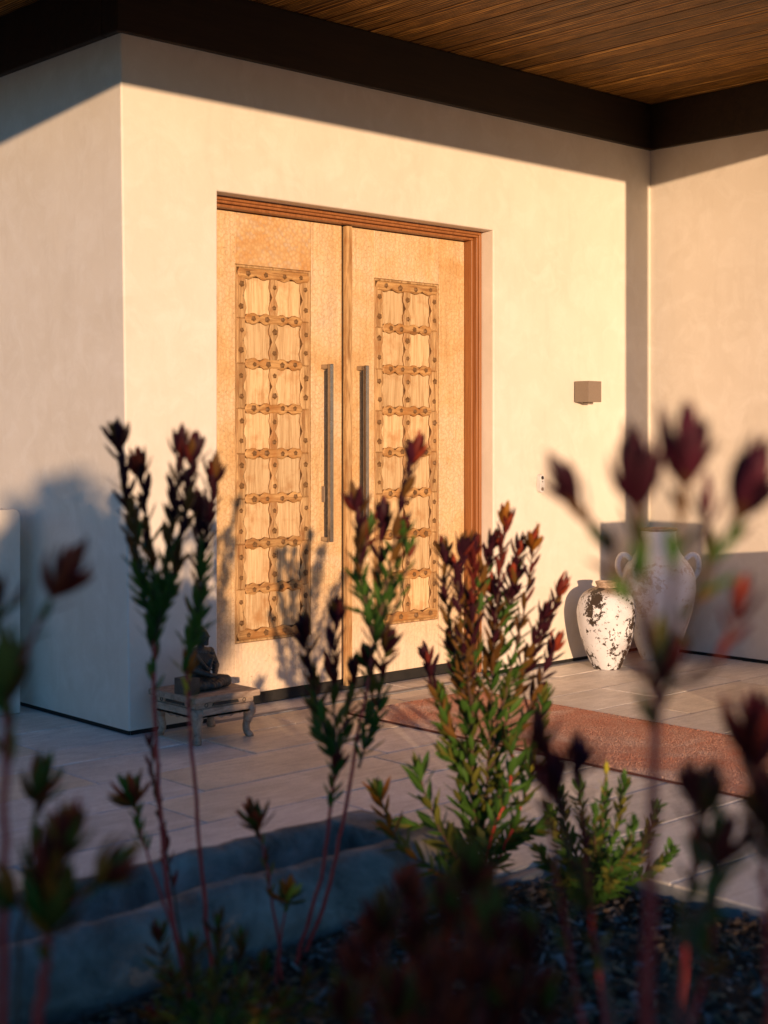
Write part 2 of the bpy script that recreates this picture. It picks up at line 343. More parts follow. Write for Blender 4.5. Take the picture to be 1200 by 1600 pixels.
edge = MB(); edge.box(-0.44, 0.0, -2.475, -2.436, -0.15, -0.008).box(0.0, 0.03, -7.0, -2.475, -0.15, -0.008)
edge.obj('terrace_edging', M['bluestone'], terrace, bevel=0.004, seg=1)

def bed_z(x, y): return -0.005 - 0.035 * min(1, max(0, (x + 0.9) / 0.7)) + 0.03 * noise.noise(Vector((x * 1.3, y * 1.3, 2.0))) + 0.018 * noise.noise(Vector((x * 6, y * 6, 5.0)))
vsb = []; fsb = []; nx, ny = 90, 80
for j in range(ny + 1):
    for i in range(nx + 1):
        x = -6.5 + 6.48 * i / nx; y = -8.5 + 6.03 * j / ny; vsb.append((x, y, bed_z(x, y)))
for j in range(ny):
    for i in range(nx): a = j * (nx + 1) + i; fsb.append((a, a + 1, a + nx + 2, a + nx + 1))
struct(MB().add(vsb, fsb).obj('mulch_bed', M['soil'], smooth=True))
mb = [MB(), MB(), MB()]; r = random.Random(3)
for k in range(15000):
    x = r.uniform(-3.6, -0.03); y = -2.50 - (r.random() ** 1.25) * 2.6; z = bed_z(x, y) + r.uniform(0.002, 0.016)
    L = r.uniform(0.008, 0.024) * (1.5 if r.random() < 0.12 else 1); wd = L * r.uniform(0.2, 0.45); th = r.uniform(0.0015, 0.004)
    q = Quaternion((0, 0, 1), r.uniform(0, 6.28)) @ Quaternion((1, 0, 0), r.gauss(0, 0.45)) @ Quaternion((0, 1, 0), r.gauss(0, 0.35))
    e = [r.uniform(0.5, 1) for _ in range(4)]
    base = [(-L*e[0], -wd*e[1]), (L*e[2], -wd), (L*e[1], wd*e[3]), (-L, wd*e[0])]
    vs_ = [q @ Vector((px, py, s_ * th)) + Vector((x, y, z)) for s_ in (-1, 1) for px, py in base]
    mb[0 if r.random() < 0.68 else (1 if r.random() < 0.45 else 2)].add(vs_, [(3,2,1,0),(4,5,6,7),(0,1,5,4),(1,2,6,5),(2,3,7,6),(3,0,4,7)])
for q_, (mm, lab) in enumerate((('chip1', 'dark brown bark chips covering the planting bed'), ('chip2', 'greyish bark chips scattered over the planting bed'), ('chip3', 'tan bark chips scattered over the planting bed'))):
    stuff(mb[q_].obj('bark_mulch', M[mm], norm=False), lab, 'mulch')

# ------------------------------------------------------------------ house
house = thing('house', 'cream plastered house entrance with dark timber eaves and carved double door', 'house')
OX0, OX1, OZ = 0.473, 2.324, 2.412
def wall_front():
    bm = bmesh.new(); top = 3.06; z0 = 0.018
    bat = lambda z: -0.0148 * z
    xs = [0.0, OX0, OX1, XR]; zs = [z0, OZ, top]
    P = {}
    for i, x in enumerate(xs):
        for j, z in enumerate(zs): P[i, j] = bm.verts.new((bat(z) if i == 0 else x, 0, z))
    for i in range(3):
        for j in range(2):
            if (i, j) == (1, 0): continue
            bm.faces.new((P[i, j], P[i+1, j], P[i+1, j+1], P[i, j+1]))
    D = 0.34
    a0, a1, b0, b1 = (bm.verts.new(c) for c in ((OX0, D, z0), (OX0, D, OZ), (OX1, D, z0), (OX1, D, OZ)))
    f1 = bm.faces.new((P[1, 0], P[1, 1], a1, a0)); f2 = bm.faces.new((P[2, 1], P[2, 0], b0, b1)); f3 = bm.faces.new((P[1, 1], P[2, 1], b1, a1))
    l0, l1, l2 = (bm.verts.new((bat(z), 3.2, z)) for z in zs)
    bm.faces.new((P[0, 0], P[0, 1], l1, l0)); bm.faces.new((P[0, 1], P[0, 2], l2, l1))
    bmesh.ops.recalc_face_normals(bm, faces=bm.faces)
    co = lambda e: [tuple(round(c, 3) for c in v.co) for v in e.verts]
    ed = [e for e in bm.edges if len(e.link_faces) == 2 and e.calc_face_angle(0) > 0.5 and all(abs(v.co.y) < 1e-4 for v in e.verts)]
    bmesh.ops.bevel(bm, geom=ed, offset=0.009, segments=3, affect='EDGES', profile=0.5)
    me = bpy.data.meshes.new('wall'); bm.to_mesh(me); bm.free(); me.materials.append(M['plaster'])
    return link('wall', me, house)
wall_front()
box('wall', M['plaster'], house, XR, XR + 0.35, -2.75, 0.30, 0.018, 3.06)
for q_ in ((0.019, OX0 - 0.01, 0.014, 0.02), (OX1 + 0.01, XR + 0.005, 0.014, 0.02), (0.012, 0.018, 0.02, 3.2), (XR + 0.012, XR + 0.02, -2.74, 0.012)):
    box('base_joint', M['black'], house, *q_, -0.01, 0.03)

roof = box('roof', M['beam'], house, -0.96, XR + 2.6, -2.38, 5.0, 3.345, 3.62)
x = -0.90; pw = 0.143
k = 0
while x < XR - 0.01:
    xe = min(x + pw, XR + 0.05); y1 = 3.2 if xe < 0.05 else 0.06
    w = xe - x - 0.004
    o = MB().box(-w/2, w/2, -2.33, y1, 3.312 + 0.001 * (k % 2), 3.34).obj('soffit_plank', M['soffit'], roof, bevel=0.003, seg=1)
    o.location.x = (x + xe) / 2; x = xe; k += 1
box('beam', M['beam'], roof, -0.075, XR - 0.024, -0.022, 0.10, 3.034, 3.311, bevel=0.004, seg=1)
box('beam', M['beam'], roof, -0.075, 0.04, 0.102, 3.2, 3.034, 3.311, bevel=0.004, seg=1)
box('beam', M['beam'], roof, XR - 0.022, XR + 0.2, -2.385, 0.10, 3.034, 3.311, bevel=0.004, seg=1)
box('fascia', M['beam'], roof, -0.96, -0.902, -2.33, 5.0, 3.06, 3.343)
box('beam', M['beam'], roof, -2.40, XR + 2.6, -2.50, -2.392, 3.06, 3.343)

# door frame: stepped cedar jambs and head
fr = MB(); FB, FT = 0.0, OZ - 0.001
steps = [(0.000, 0.018, 0.085), (0.018, 0.031, 0.094), (0.031, 0.046, 0.118)]
for a, b_, y in steps:
    fr.box(OX1 - b_, OX1 - a - 0.0005, y, 0.30, 0.002, OZ - b_)
    fr.box(OX0 + a + 0.0005, OX0 + b_, y, 0.30, 0.002, OZ - b_)
    fr.box(OX0 + a + 0.001, OX1 - a - 0.001, y + 0.0004, 0.30, OZ - b_, OZ - a - 0.0008)
fr.obj('door_frame', M['frame'], house, bevel=0.002, seg=1)
box('sill', M['black'], house, OX0 + 0.05, OX1 - 0.05, 0.206, 0.30, 0.001, 0.075)

DY = 0.172                    # face of the door leaves
LX = [(0.522, 1.378), (1.398, 2.275)]; PXC = [(0.704, 1.176), (1.603, 2.079)]
Z0, Z1, PZ0, PZ1 = 0.062, 2.362, 0.308, 2.114
stud_me = None
def stud_mesh():
    n = 10; prof = [(0.0125, 0.0), (0.0140, 0.004), (0.0098, 0.008), (0.0055, 0.0125)]; vs_ = []; fs_ = []
    for r_, h in prof:
        for k in range(n):
            a = 2*math.pi*k/n; q = r_ * (1.12 if k % 2 else 0.86); vs_.append((q*math.cos(a), -h, q*math.sin(a)))
    for i in range(len(prof)-1):
        for k in range(n): fs_.append((i*n+k, i*n+(k+1) % n, (i+1)*n+(k+1) % n, (i+1)*n+k))
    fs_.append(tuple((len(prof)-1)*n+k for k in range(n)))
    return MB().add(vs_, fs_).mesh('stud', M['stud'])
stud_me = stud_mesh()
def scal(s):                  # ogee: two hollows meeting in a cusp
    q = abs(2*s - 1); return 0.55 * q ** 0.55 + 0.45 * (0.5 - 0.5 * math.cos(2 * math.pi * min(1, q * 1.15)))
def front_bevel(mb_, name, m, parent, off):
    me = mb_.mesh(name); bm = bmesh.new(); bm.from_mesh(me); ymin = min(v.co.y for v in bm.verts)
    ff = [f for f in bm.faces if all(abs(v.co.y - ymin) < 1e-5 for v in f.verts)]
    bmesh.ops.inset_region(bm, faces=ff, thickness=off, depth=0)
    for f in bm.faces:
        pass
    inner = set(v for f in ff if f.is_valid for v in f.verts)
    for v in bm.verts:
        if abs(v.co.y - ymin) < 1e-5 and v not in inner: v.co.y += off * 0.8
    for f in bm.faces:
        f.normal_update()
        if abs(f.normal.y) < 0.25: f.material_index = 1  # side walls of the carving take the dark crevice colour
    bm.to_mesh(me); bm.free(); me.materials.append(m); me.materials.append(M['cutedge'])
    return link(name, me, parent)
def make_leaf(k):
    a, b = LX[k]; p0, p1 = PXC[k]
    core = box('door', M['cutedge'], house, a, b, DY + 0.022, DY + 0.055, Z0 + 0.002, Z1)
    core['label'] = ('weathered left door leaf with a lock plate on its pull handle', 'weathered right door leaf with the narrow meeting strip on its edge')[k]
    box('stile', M['door'], core, a, p0 - 0.001, DY, DY + 0.0215, Z0, Z1 - 0.001, bevel=0.002, seg=1)
    box('stile', M['door'], core, p1 + 0.001, b, DY, DY + 0.0215, Z0, Z1 - 0.001, bevel=0.002, seg=1)
    box('rail', M['dooroil'] if k == 0 else M['door'], core, p0 + 0.0005, p1 - 0.0005, DY + 0.001, DY + 0.0215, PZ1 + 0.001, Z1 - 0.001, bevel=0.002, seg=1)
    box('rail', M['door'], core, p0 + 0.0005, p1 - 0.0005, DY + 0.001, DY + 0.0215, Z0, PZ0 - 0.001, bevel=0.002, seg=1)
    # moulding round the panel
    t = 0.012
    for q in ((p0 + 0.001, p0 + t, PZ0, PZ1), (p1 - t, p1 - 0.001, PZ0, PZ1), (p0 + t, p1 - t, PZ1 - t, PZ1), (p0 + t, p1 - t, PZ0, PZ0 + t)):
        box('moulding', M['carved'], core, q[0], q[1], DY + 0.003, DY + 0.0215, q[2] + 0.0003, q[3] - 0.0003, bevel=0.003, seg=1)
    i0, i1 = p0 + t, p1 - t; z0, z1 = PZ0 + t, PZ1 - t
    bw = 0.062; mw = 0.058; rh = 0.052; nrow = 8
    xm = (i0 + i1) / 2
    rail_h_total = (z1 - z0 - rh) / nrow
    zr = [z0 + rh/2 + rail_h_total * q for q in range(nrow + 1)]
    F = DY - 0.001
    # boards behind the lattice, one per cell
    for q in range(nrow):
        for (xa, xb) in ((i0 + bw - 0.012, xm - 0.018), (xm + 0.018, i1 - bw + 0.012)):
            box('panel', M['boards'], core, xa, xb, F + 0.0125 + rnd.uniform(-.003, .002), DY + 0.0218, zr[q] + 0.018, zr[q+1] - 0.018, bevel=0.008, seg=2)
    S = 18
    amp = 0.025
    for q in range(nrow):      # borders and mullion pieces per row, scalloped towards the cells
        za, zb = zr[q], zr[q+1]; pl = []; pr = []; ml = []; mr = []
        ss = [j / S for j in range(S + 1)]
        jit = [rnd.uniform(-.0012, .0012) for _ in ss]
        zz = lambda s_: za + 0.0003 + (zb - za - 0.0006) * s_
        ins = lambda s_, j: amp * scal(s_) + jit[j]
        pl = [(i0, zz(0)), ] + [(i0 + bw - 0.023 + ins(s_, j), zz(s_)) for j, s_ in enumerate(ss)] + [(i0, zz(1))]
        pr = [(i1, zz(1)), ] + [(i1 - bw + 0.023 - ins(s_, j), zz(s_)) for j, s_ in reversed(list(enumerate(ss)))] + [(i1, zz(0))]
        mm_ = [(xm + mw/2 - 0.020 + ins(s_, j), zz(s_)) for j, s_ in enumerate(ss)] + [(xm - mw/2 + 0.020 - ins(s_, j), zz(s_)) for j, s_ in reversed(list(enumerate(ss)))]
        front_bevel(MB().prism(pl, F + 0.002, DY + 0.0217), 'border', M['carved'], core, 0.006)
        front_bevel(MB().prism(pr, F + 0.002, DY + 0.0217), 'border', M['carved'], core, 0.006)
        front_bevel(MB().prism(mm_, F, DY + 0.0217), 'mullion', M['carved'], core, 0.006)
        for s_ in (0.27, 0.73):
            zz_ = za + (zb - za) * s_
            for xx, yy in ((i0 + 0.024, F + 0.002), (xm, F), (i1 - 0.024, F + 0.002)):
                if rnd.random() < 0.03: continue
                o = link('stud', stud_me, core, (xx + rnd.uniform(-.003, .003), yy, zz_ + rnd.uniform(-.005, .005))); o.rotation_euler.y = rnd.uniform(0, 3); o.scale = (rnd.uniform(.8, 1.12),) * 3
    for q, z in enumerate(zr):  # cross rails, pointed ends, scalloped edges
        xa, xb = i0 + 0.046, i1 - 0.046
        if q in (0, nrow): xa, xb = i0 + 0.001, i1 - 0.001
        h = rh / 2; up = []; dn = []
        for (c0, c1) in ((xa + 0.012, xm - 0.010), (xm + 0.010, xb - 0.012)):
            for j in range(S + 1):
                s_ = j / S; e = amp * 0.9 * scal(s_) + rnd.uniform(-.001, .001)
                up.append((c0 + (c1 - c0) * s_, z + h - 0.016 + (e if q < nrow else 0.015))); dn.append((c0 + (c1 - c0) * s_, z - h + 0.016 - (e if q > 0 else 0.015)))
        poly = dn + [(xb, z - 0.006), (xb, z + 0.006)] + up[::-1] + [(xa, z + 0.006), (xa, z - 0.006)]
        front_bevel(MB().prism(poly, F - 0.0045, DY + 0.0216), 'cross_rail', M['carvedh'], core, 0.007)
        for fx in (0.14, 0.37, 0.63, 0.86):
            o = link('stud', stud_me, core, (xa + (xb - xa) * fx + rnd.uniform(-.005, .005), F - 0.0045, z + rnd.uniform(-.004, .004))); o.rotation_euler.y = rnd.uniform(0, 3); o.scale = (rnd.uniform(.8, 1.12),) * 3
    # pull handle
    hx = (1.247, 1.487)[k]; hz0, hz1 = 0.768, 1.655; hm = MB()
    hm.box(hx - 0.010, hx + 0.012, 0.096, 0.118, hz0, hz1)
    hm.box(hx - 0.009, hx + 0.011, 0.1185, DY, hz1 - 0.024, hz1 - 0.001).box(hx - 0.009, hx + 0.011, 0.1185, DY, hz0 + 0.001, hz0 + 0.024)
    hm.obj('handle', M['metal'], core, bevel=0.004, seg=2)
    box('grip', M['grip'], core, hx - 0.008, hx + 0.006, 0.1182, 0.138, hz0 + 0.026, hz1 - 0.026, bevel=0.002, seg=1)
    if k == 0:
        lk = MB().box(hx - 0.006, hx + 0.010, 0.147, DY - 0.002, 0.965, 1.045).obj('lock_plate', M['lamp'], core, bevel=0.003)
    else:
        box('meeting_strip', M['carved'], core, 1.386, 1.424, DY - 0.030, DY - 0.0005, 0.03, Z1 - 0.002, bevel=0.003)
make_leaf(0); make_leaf(1)

# ------------------------------------------------------------------ porch pier, low walls (the pier stands just right of the view)
px, py = 2.21, -2.44
pier = thing('porch_pier', 'square plastered pier carrying a slim dark porch post, right of the rug', 'pier', (px, py, 0))
MB().box(-0.228, 0.228, -0.228, 0.228, 0.0, 1.005).obj('pier', M['plaster'], pier, bevel=0.01)
MB().box(-0.082, 0.082, -0.055, 0.055, 1.0055, 3.058).obj('post', M['beam'], pier, bevel=0.004)
lw = MB().box(px + 0.232, XR - 0.003, -2.55, -2.33, 0.0, 0.79).obj('low_wall', M['plaster'], bevel=0.01)
tag(lw, 'low plastered wall between the porch pier and the right-hand house wall', 'wall')
gw = MB(); 
pr_ = [(-3.2, 0.0), (-0.098, 0.0), (-0.098, 0.925)] + [(-0.133 + 0.035 * math.cos(a), 0.925 + 0.030 * math.sin(a)) for a in (R(30), R(60), R(90))] + [(-3.2, 0.955)]
gw.prism(pr_, 0.765, 1.02)
tag(gw.obj('garden_wall', M['plaster'], bevel=0.008), 'waist-high rounded plaster garden wall at the far left edge', 'wall')

# ------------------------------------------------------------------ rug
RX0, RX1, RY0, RY1 = 1.005, 1.86, -4.2, -0.30
rug = thing('rug', 'long rust-red flecked woven rug running out from the door', 'rug', (1.43, -2.2, 0))
nxr, nyr = 26, 110; vs_ = []; fs_ = []
for j in range(nyr + 1):
    for i in range(nxr + 1):
        xx = RX0 + (RX1 - RX0) * i / nxr; yy = RY0 + (RY1 - RY0) * j / nyr
        e_ = min(i, nxr - i, j, nyr - j)
        zz = 0.0115 + 0.0015 * noise.noise(Vector((xx * 4, yy * 4, 0))) + 0.0012 * noise.noise(Vector((xx * 30, yy * 30, 3))) - (0.004 if e_ == 0 else 0)
        vs_.append((xx - 1.43, yy + 2.2, zz))
for j in range(nyr):
    for i in range(nxr): a = j * (nxr + 1) + i; fs_.append((a, a + 1, a + nxr + 2, a + nxr + 1))
MB().add(vs_, fs_).obj('pile', M['rug'], rug, smooth=True)
tf = MB(); rr_ = random.Random(9)
for k in range(52000):
    xx = rr_.uniform(RX0 + .004, RX1 - .004) - 1.43; yy = RY1 - .004 - rr_.random() ** 1.15 * 2.9 + 2.2
    h = rr_.uniform(.003, .0055); w = .0018; a = rr_.uniform(0, 2.1); lx, ly = rr_.gauss(0, .0025), rr_.gauss(0, .0025)
    tf.add([(xx + w*math.cos(a + q), yy + w*math.sin(a + q), .010) for q in (0, 2.094, 4.189)] + [(xx + lx, yy + ly, .010 + h)], [(0, 1, 3), (1, 2, 3), (2, 0, 3)])
o = tf.obj('tufts', M['rug'], rug, norm=False); o['kind'] = 'stuff'
bd = MB(); e = 0.006
for q in ((RX0 - e, RX0 + 0.001, RY0, RY1), (RX1 - 0.001, RX1 + e, RY0, RY1), (RX0 - e, RX1 + e, RY1 + 0.0002, RY1 + e), (RX0 - e, RX1 + e, RY0 - e, RY0 - 0.0002)):
    bd.box(q[0] - 1.43, q[1] - 1.43, q[2] + 2.2, q[3] + 2.2, 0.001, 0.0085)
bd.obj('binding', M['rugedge'], rug)

# ------------------------------------------------------------------ wall lamp, doorbell
la = thing('wall_lamp', 'small square bronze box lamp on the wall right of the door', 'lamp', (3.06, 0, 1.55))
MB().box(-0.058, 0.058, -0.112, -0.010, -0.060, 0.060).obj('housing', M['lamp'], la, bevel=0.002)
MB().box(-0.045, 0.045, -0.0098, -0.001, -0.045, 0.045).obj('back_plate', M['lamp'], la)
MB().box(-0.012, 0.030, -0.075, -0.03, -0.069, -0.0605).obj('lens_ring', M['lamp'], la, bevel=0.001)
be = thing('doorbell', 'small white video doorbell with black camera eye beside the door', 'doorbell', (2.70, 0, 1.03))
pl = []
for k in range(24):
    a = 2*math.pi*k/24; pl.append((0.020 * math.cos(a), (0.031 if math.sin(a) > 0 else -0.031) + 0.020 * math.sin(a)))
MB().prism(pl, -0.027, -0.001).obj('body', M['white'], be, bevel=0.003)
def disc(r_, z, y0, y1): return MB().prism([(r_*math.cos(2*math.pi*k/16), z + r_*math.sin(2*math.pi*k/16)) for k in range(16)], y0, y1)
disc(0.0105, 0.032, -0.0285, -0.0272).obj('camera_eye', M['glassblack'], be); disc(0.0035, 0.010, -0.0282, -0.0272).obj('status_light', M['glassblack'], be)
disc(0.0105, -0.031, -0.0285, -0.0272).obj('button', M['lamp'], be)

# ------------------------------------------------------------------ jars
def wob(s_): return lambda a, z: 0.018 * noise.noise(Vector((math.cos(a) * 1.2, math.sin(a) * 1.2, z * 4 + s_)))
def smooth_prof(p, n=5):
    out = []
    for i in range(len(p) - 1):
        q0, q1, q2, q3 = p[max(i-1, 0)], p[i], p[i+1], p[min(i+2, len(p)-1)]
        for k in range(n):
            u = k / n
            out.append(tuple(0.5*((2*q1[d]) + (-q0[d]+q2[d])*u + (2*q0[d]-5*q1[d]+4*q2[d]-q3[d])*u*u + (-q0[d]+3*q1[d]-3*q2[d]+q3[d])*u**3) for d in (0, 1)))
    return out + [p[-1]]
j1 = thing('jar', 'squat white jar with black peeling patches and brown rim, in front', 'jar', (2.945, -0.285, 0))
pr1 = smooth_prof([(0.072, 0.0), (0.080, 0.010), (0.104, 0.062), (0.134, 0.14), (0.156, 0.235), (0.165, 0.30), (0.163, 0.335), (0.150, 0.385), (0.128, 0.418), (0.095, 0.441), (0.062, 0.452)])
MB().lathe(pr1, 48, jit=wob(1)).obj('body', M['peel'], j1, smooth=True)
MB().lathe([(0.058, 0.449), (0.054, 0.458), (0.060, 0.474), (0.064, 0.481), (0.060, 0.485), (0.048, 0.483), (0.045, 0.45)], 32, jit=wob(3)).obj('rim', M['oldwood'], j1, smooth=True)
j2 = thing('jar', 'tall chalky white amphora with two loop handles in the wall corner', 'jar', (3.44, -0.275, 0))
pr2 = smooth_prof([(0.096, 0.0), (0.104, 0.012), (0.122, 0.06), (0.152, 0.145), (0.187, 0.255), (0.211, 0.36), (0.217, 0.43), (0.208, 0.495), (0.184, 0.545), (0.152, 0.585), (0.126, 0.62), (0.109, 0.665), (0.102, 0.71), (0.101, 0.735), (0.107, 0.745)])
MB().lathe(pr2, 56, jit=wob(7)).obj('body', M['amphora'], j2, smooth=True)
MB().lathe([(0.106, 0.744), (0.110, 0.749), (0.109, 0.757), (0.101, 0.759), (0.088, 0.755), (0.084, 0.74)], 40, jit=wob(9)).obj('rim', M['oldwood'], j2, smooth=True)
for s_ in (-1, 1):
    pts = smooth_prof([(0.158, 0.578), (0.192, 0.604), (0.222, 0.596), (0.236, 0.555), (0.230, 0.505), (0.205, 0.468)], 5)
    d = rt * s_
    MB().tube([(d.x * r_, d.y * r_, z) for r_, z in pts], [0.016] * len(pts), 10).obj('handle', M['amphora'], j2, smooth=True)

# ------------------------------------------------------------------ carved low table and seated statue
TC = Vector((0.235, -0.225, 0)); tw = 0.155
tbl = thing('low_table', 'small carved weathered low table with curved legs beside the door', 'table', TC)
MB().box(-tw-0.018, tw+0.018, -tw-0.018, tw+0.018, 0.176, 0.204).obj('top', M['oldwood'], tbl, bevel=0.006)
MB().box(-tw+0.004, tw-0.004, -tw+0.004, tw-0.004, 0.152, 0.1755).obj('waist', M['oldwood'], tbl, bevel=0.002)
ap = [(-tw+0.03, 0.151), (-tw+0.03, 0.112)]
for j in range(33):
    s_ = j / 32; ap.append((-tw+0.03 + (2*tw-0.06) * s_, 0.118 - 0.016 * math.sin(math.pi * s_) + 0.007 * abs(math.sin(5 * math.pi * s_))))
ap += [(tw-0.03, 0.112), (tw-0.03, 0.151)]
for q in range(4):
    o = MB().prism(ap, -tw - 0.006, -tw + 0.010).obj('apron', M['oldwood'], tbl, bevel=0.002, seg=1); o.rotation_euler.z = q * math.pi/2
    o = MB().prism([(-0.07, 0.158), (0.07, 0.158), (0.064, 0.170), (-0.064, 0.170)], -tw - 0.001, -tw + 0.0035).obj('carved_band', M['statue'], tbl); o.rotation_euler.z = q * math.pi/2
    for sx in (-1, 1):
        rg = MB(); 
        rg.tube([(sx*0.10 + 0.008*math.cos(2*math.pi*k/12), -tw + 0.0025, 0.164 + 0.008*math.sin(2*math.pi*k/12)) for k in range(13)], 0.0018, 5)
        o = rg.obj('ring', M['statue'], tbl); o.rotation_euler.z = q * math.pi/2
def leg_mesh():
    mbl = MB(); path = [(0.0, 0.150, 0.030), (0.010, 0.128, 0.031), (0.014, 0.105, 0.027), (0.008, 0.078, 0.020), (-0.001, 0.050, 0.016), (0.000, 0.028, 0.016), (0.010, 0.013, 0.020), (0.014, 0.001, 0.019)]
    n = 12; vs_ = []; fs_ = []
    for d, z, h in path:
        for k in range(n):
            a = 2*math.pi*k/n + math.pi/4; ca, sa = math.cos(a), math.sin(a)
            sq = 1 / max(abs(math.cos(a)), abs(math.sin(a))) ** 0.6
            vs_.append((d*0.72 + h * ca * sq * 0.82, -d*0.72 + h * sa * sq * 0.82, z))
    for i in range(len(path)-1):
        for k in range(n): fs_.append((i*n+k, i*n+(k+1) % n, (i+1)*n+(k+1) % n, (i+1)*n+k))
    fs_.append(tuple(range(n))); fs_.append(tuple((len(path)-1)*n+k for k in range(n))[::-1])
    return mbl.add(vs_, fs_).mesh('leg', M['oldwood'], smooth=True)
lm = leg_mesh()
for q in range(4):
    o = link('leg', lm, tbl); o.rotation_euler.z = q * math.pi/2
    v = Matrix.Rotation(q * math.pi/2, 3, 'Z') @ Vector((tw - 0.026, -tw + 0.026, 0)); o.location = v

def ell(mb_, c, r3, rot=None, seg=16):
    vs_ = [(0, 0, 1)]; fs_ = []; nr = seg // 2
    for i in range(1, nr):
        for k in range(seg):
            t_, a = math.pi * i / nr, 2 * math.pi * k / seg; vs_.append((math.sin(t_) * math.cos(a), math.sin(t_) * math.sin(a), math.cos(t_)))
    vs_.append((0, 0, -1)); e = len(vs_) - 1
    for k in range(seg):
        fs_.append((0, 1 + k, 1 + (k + 1) % seg)); fs_.append((e, e - seg + (k + 1) % seg, e - seg + k))
        for i in range(nr - 2): a = 1 + i * seg; fs_.append((a + k, a + seg + k, a + seg + (k + 1) % seg, a + (k + 1) % seg))
    mb_.add([(c[0] + v[0] * r3[0], c[1] + v[1] * r3[1], c[2] + v[2] * r3[2]) for v in vs_], fs_)
def limb(bm, a, b, ra, rb, n=7):
    a, b = Vector(a), Vector(b)
    for i in range(n):
        f = i / (n - 1); r_ = ra + (rb - ra) * f; ell(bm, a.lerp(b, f), (r_, r_, r_), seg=12)
def remesh(bm, name, vox, m):
    me = bm.mesh(name + '_raw')
    tmp = bpy.data.objects.new('tmp', me); C.objects.link(tmp)
    md = tmp.modifiers.new('r', 'REMESH'); md.mode = 'VOXEL'; md.voxel_size = vox
    sm = tmp.modifiers.new('s', 'SMOOTH'); sm.iterations = 2; sm.factor = 0.5
    dg = bpy.context.evaluated_depsgraph_get(); dg.update()
    out = bpy.data.meshes.new_from_object(tmp.evaluated_get(dg)); out.name = name
    bpy.data.objects.remove(tmp); bpy.data.meshes.remove(me)
    for p in out.polygons: p.use_smooth = True
    out.materials.clear(); out.materials.append(m); return out
st = thing('seated_statue', 'dark bronze seated robed figure in meditation on the low table', 'statue', TC + Vector((-0.005, 0.0, 0.2045)), rz=R(10))
bm = MB()                                         # the figure faces -Y
ell(bm, (0, 0.015, 0.030), (0.085, 0.062, 0.030)); ell(bm, (0, 0.02, 0.075), (0.052, 0.040, 0.055)); ell(bm, (0, 0.02, 0.130), (0.055, 0.036, 0.045))
ell(bm, (0, 0.018, 0.158), (0.062, 0.030, 0.022)); limb(bm, (0, 0.016, 0.17), (0, 0.010, 0.20), 0.017, 0.016, 4)
ell(bm, (0, 0.004, 0.222), (0.027, 0.031, 0.034)); ell(bm, (0, 0.012, 0.255), (0.013, 0.013, 0.014)); ell(bm, (0, 0.012, 0.240), (0.024, 0.026, 0.020))
for s_ in (-1, 1):
    limb(bm, (s_*0.058, 0.016, 0.152), (s_*0.074, -0.002, 0.092), 0.021, 0.018); limb(bm, (s_*0.074, -0.002, 0.092), (s_*0.018, -0.052, 0.066), 0.017, 0.012)
    limb(bm, (s_*0.030, 0.005, 0.030), (s_*0.098, -0.040, 0.026), 0.034, 0.027); limb(bm, (s_*0.098, -0.040, 0.024), (-s_*0.020, -0.072, 0.020), 0.024, 0.016)
    ell(bm, (s_*0.027, 0.008, 0.216), (0.005, 0.008, 0.018))
    limb(bm, (s_*0.05, -0.01, 0.145), (s_*0.004, -0.03, 0.085), 0.010, 0.010)
ell(bm, (0, -0.056, 0.062), (0.026, 0.014, 0.009)); ell(bm, (0, -0.028, 0.219), (0.0045, 0.006, 0.009)); ell(bm, (0, -0.024, 0.204), (0.010, 0.005, 0.004)); ell(bm, (0, -0.018, 0.194), (0.013, 0.010, 0.008))
for s_ in (-1, 1): ell(bm, (s_*0.011, -0.025, 0.226), (0.007, 0.004, 0.0035))
for j in range(6):                                # robe folds across the lap and the left shoulder
    yy = -0.020 - 0.010 * j
    for s_ in (-1, 1): limb(bm, (s_*0.010, yy - 0.004, 0.050 - 0.006*j), (s_*(0.075 + 0.006*j), yy + 0.012, 0.040 - 0.004*j), 0.0042, 0.0030, 14)
for j in range(5): limb(bm, (-0.050 + 0.012*j, -0.010 - 0.004*j, 0.165 - 0.002*j), (0.035 + 0.006*j, -0.020, 0.075 + 0.012*j), 0.0042, 0.0035, 16)
link('figure', remesh(bm, 'figure', 0.0028, M['statue']), st)
MB().box(-0.165, -0.100, -0.075, 0.01, 0.0, 0.068).box(-0.155, -0.110, -0.0765, -0.074, 0.010, 0.058).obj('pedestal_box', M['statue'], st, bevel=0.004)

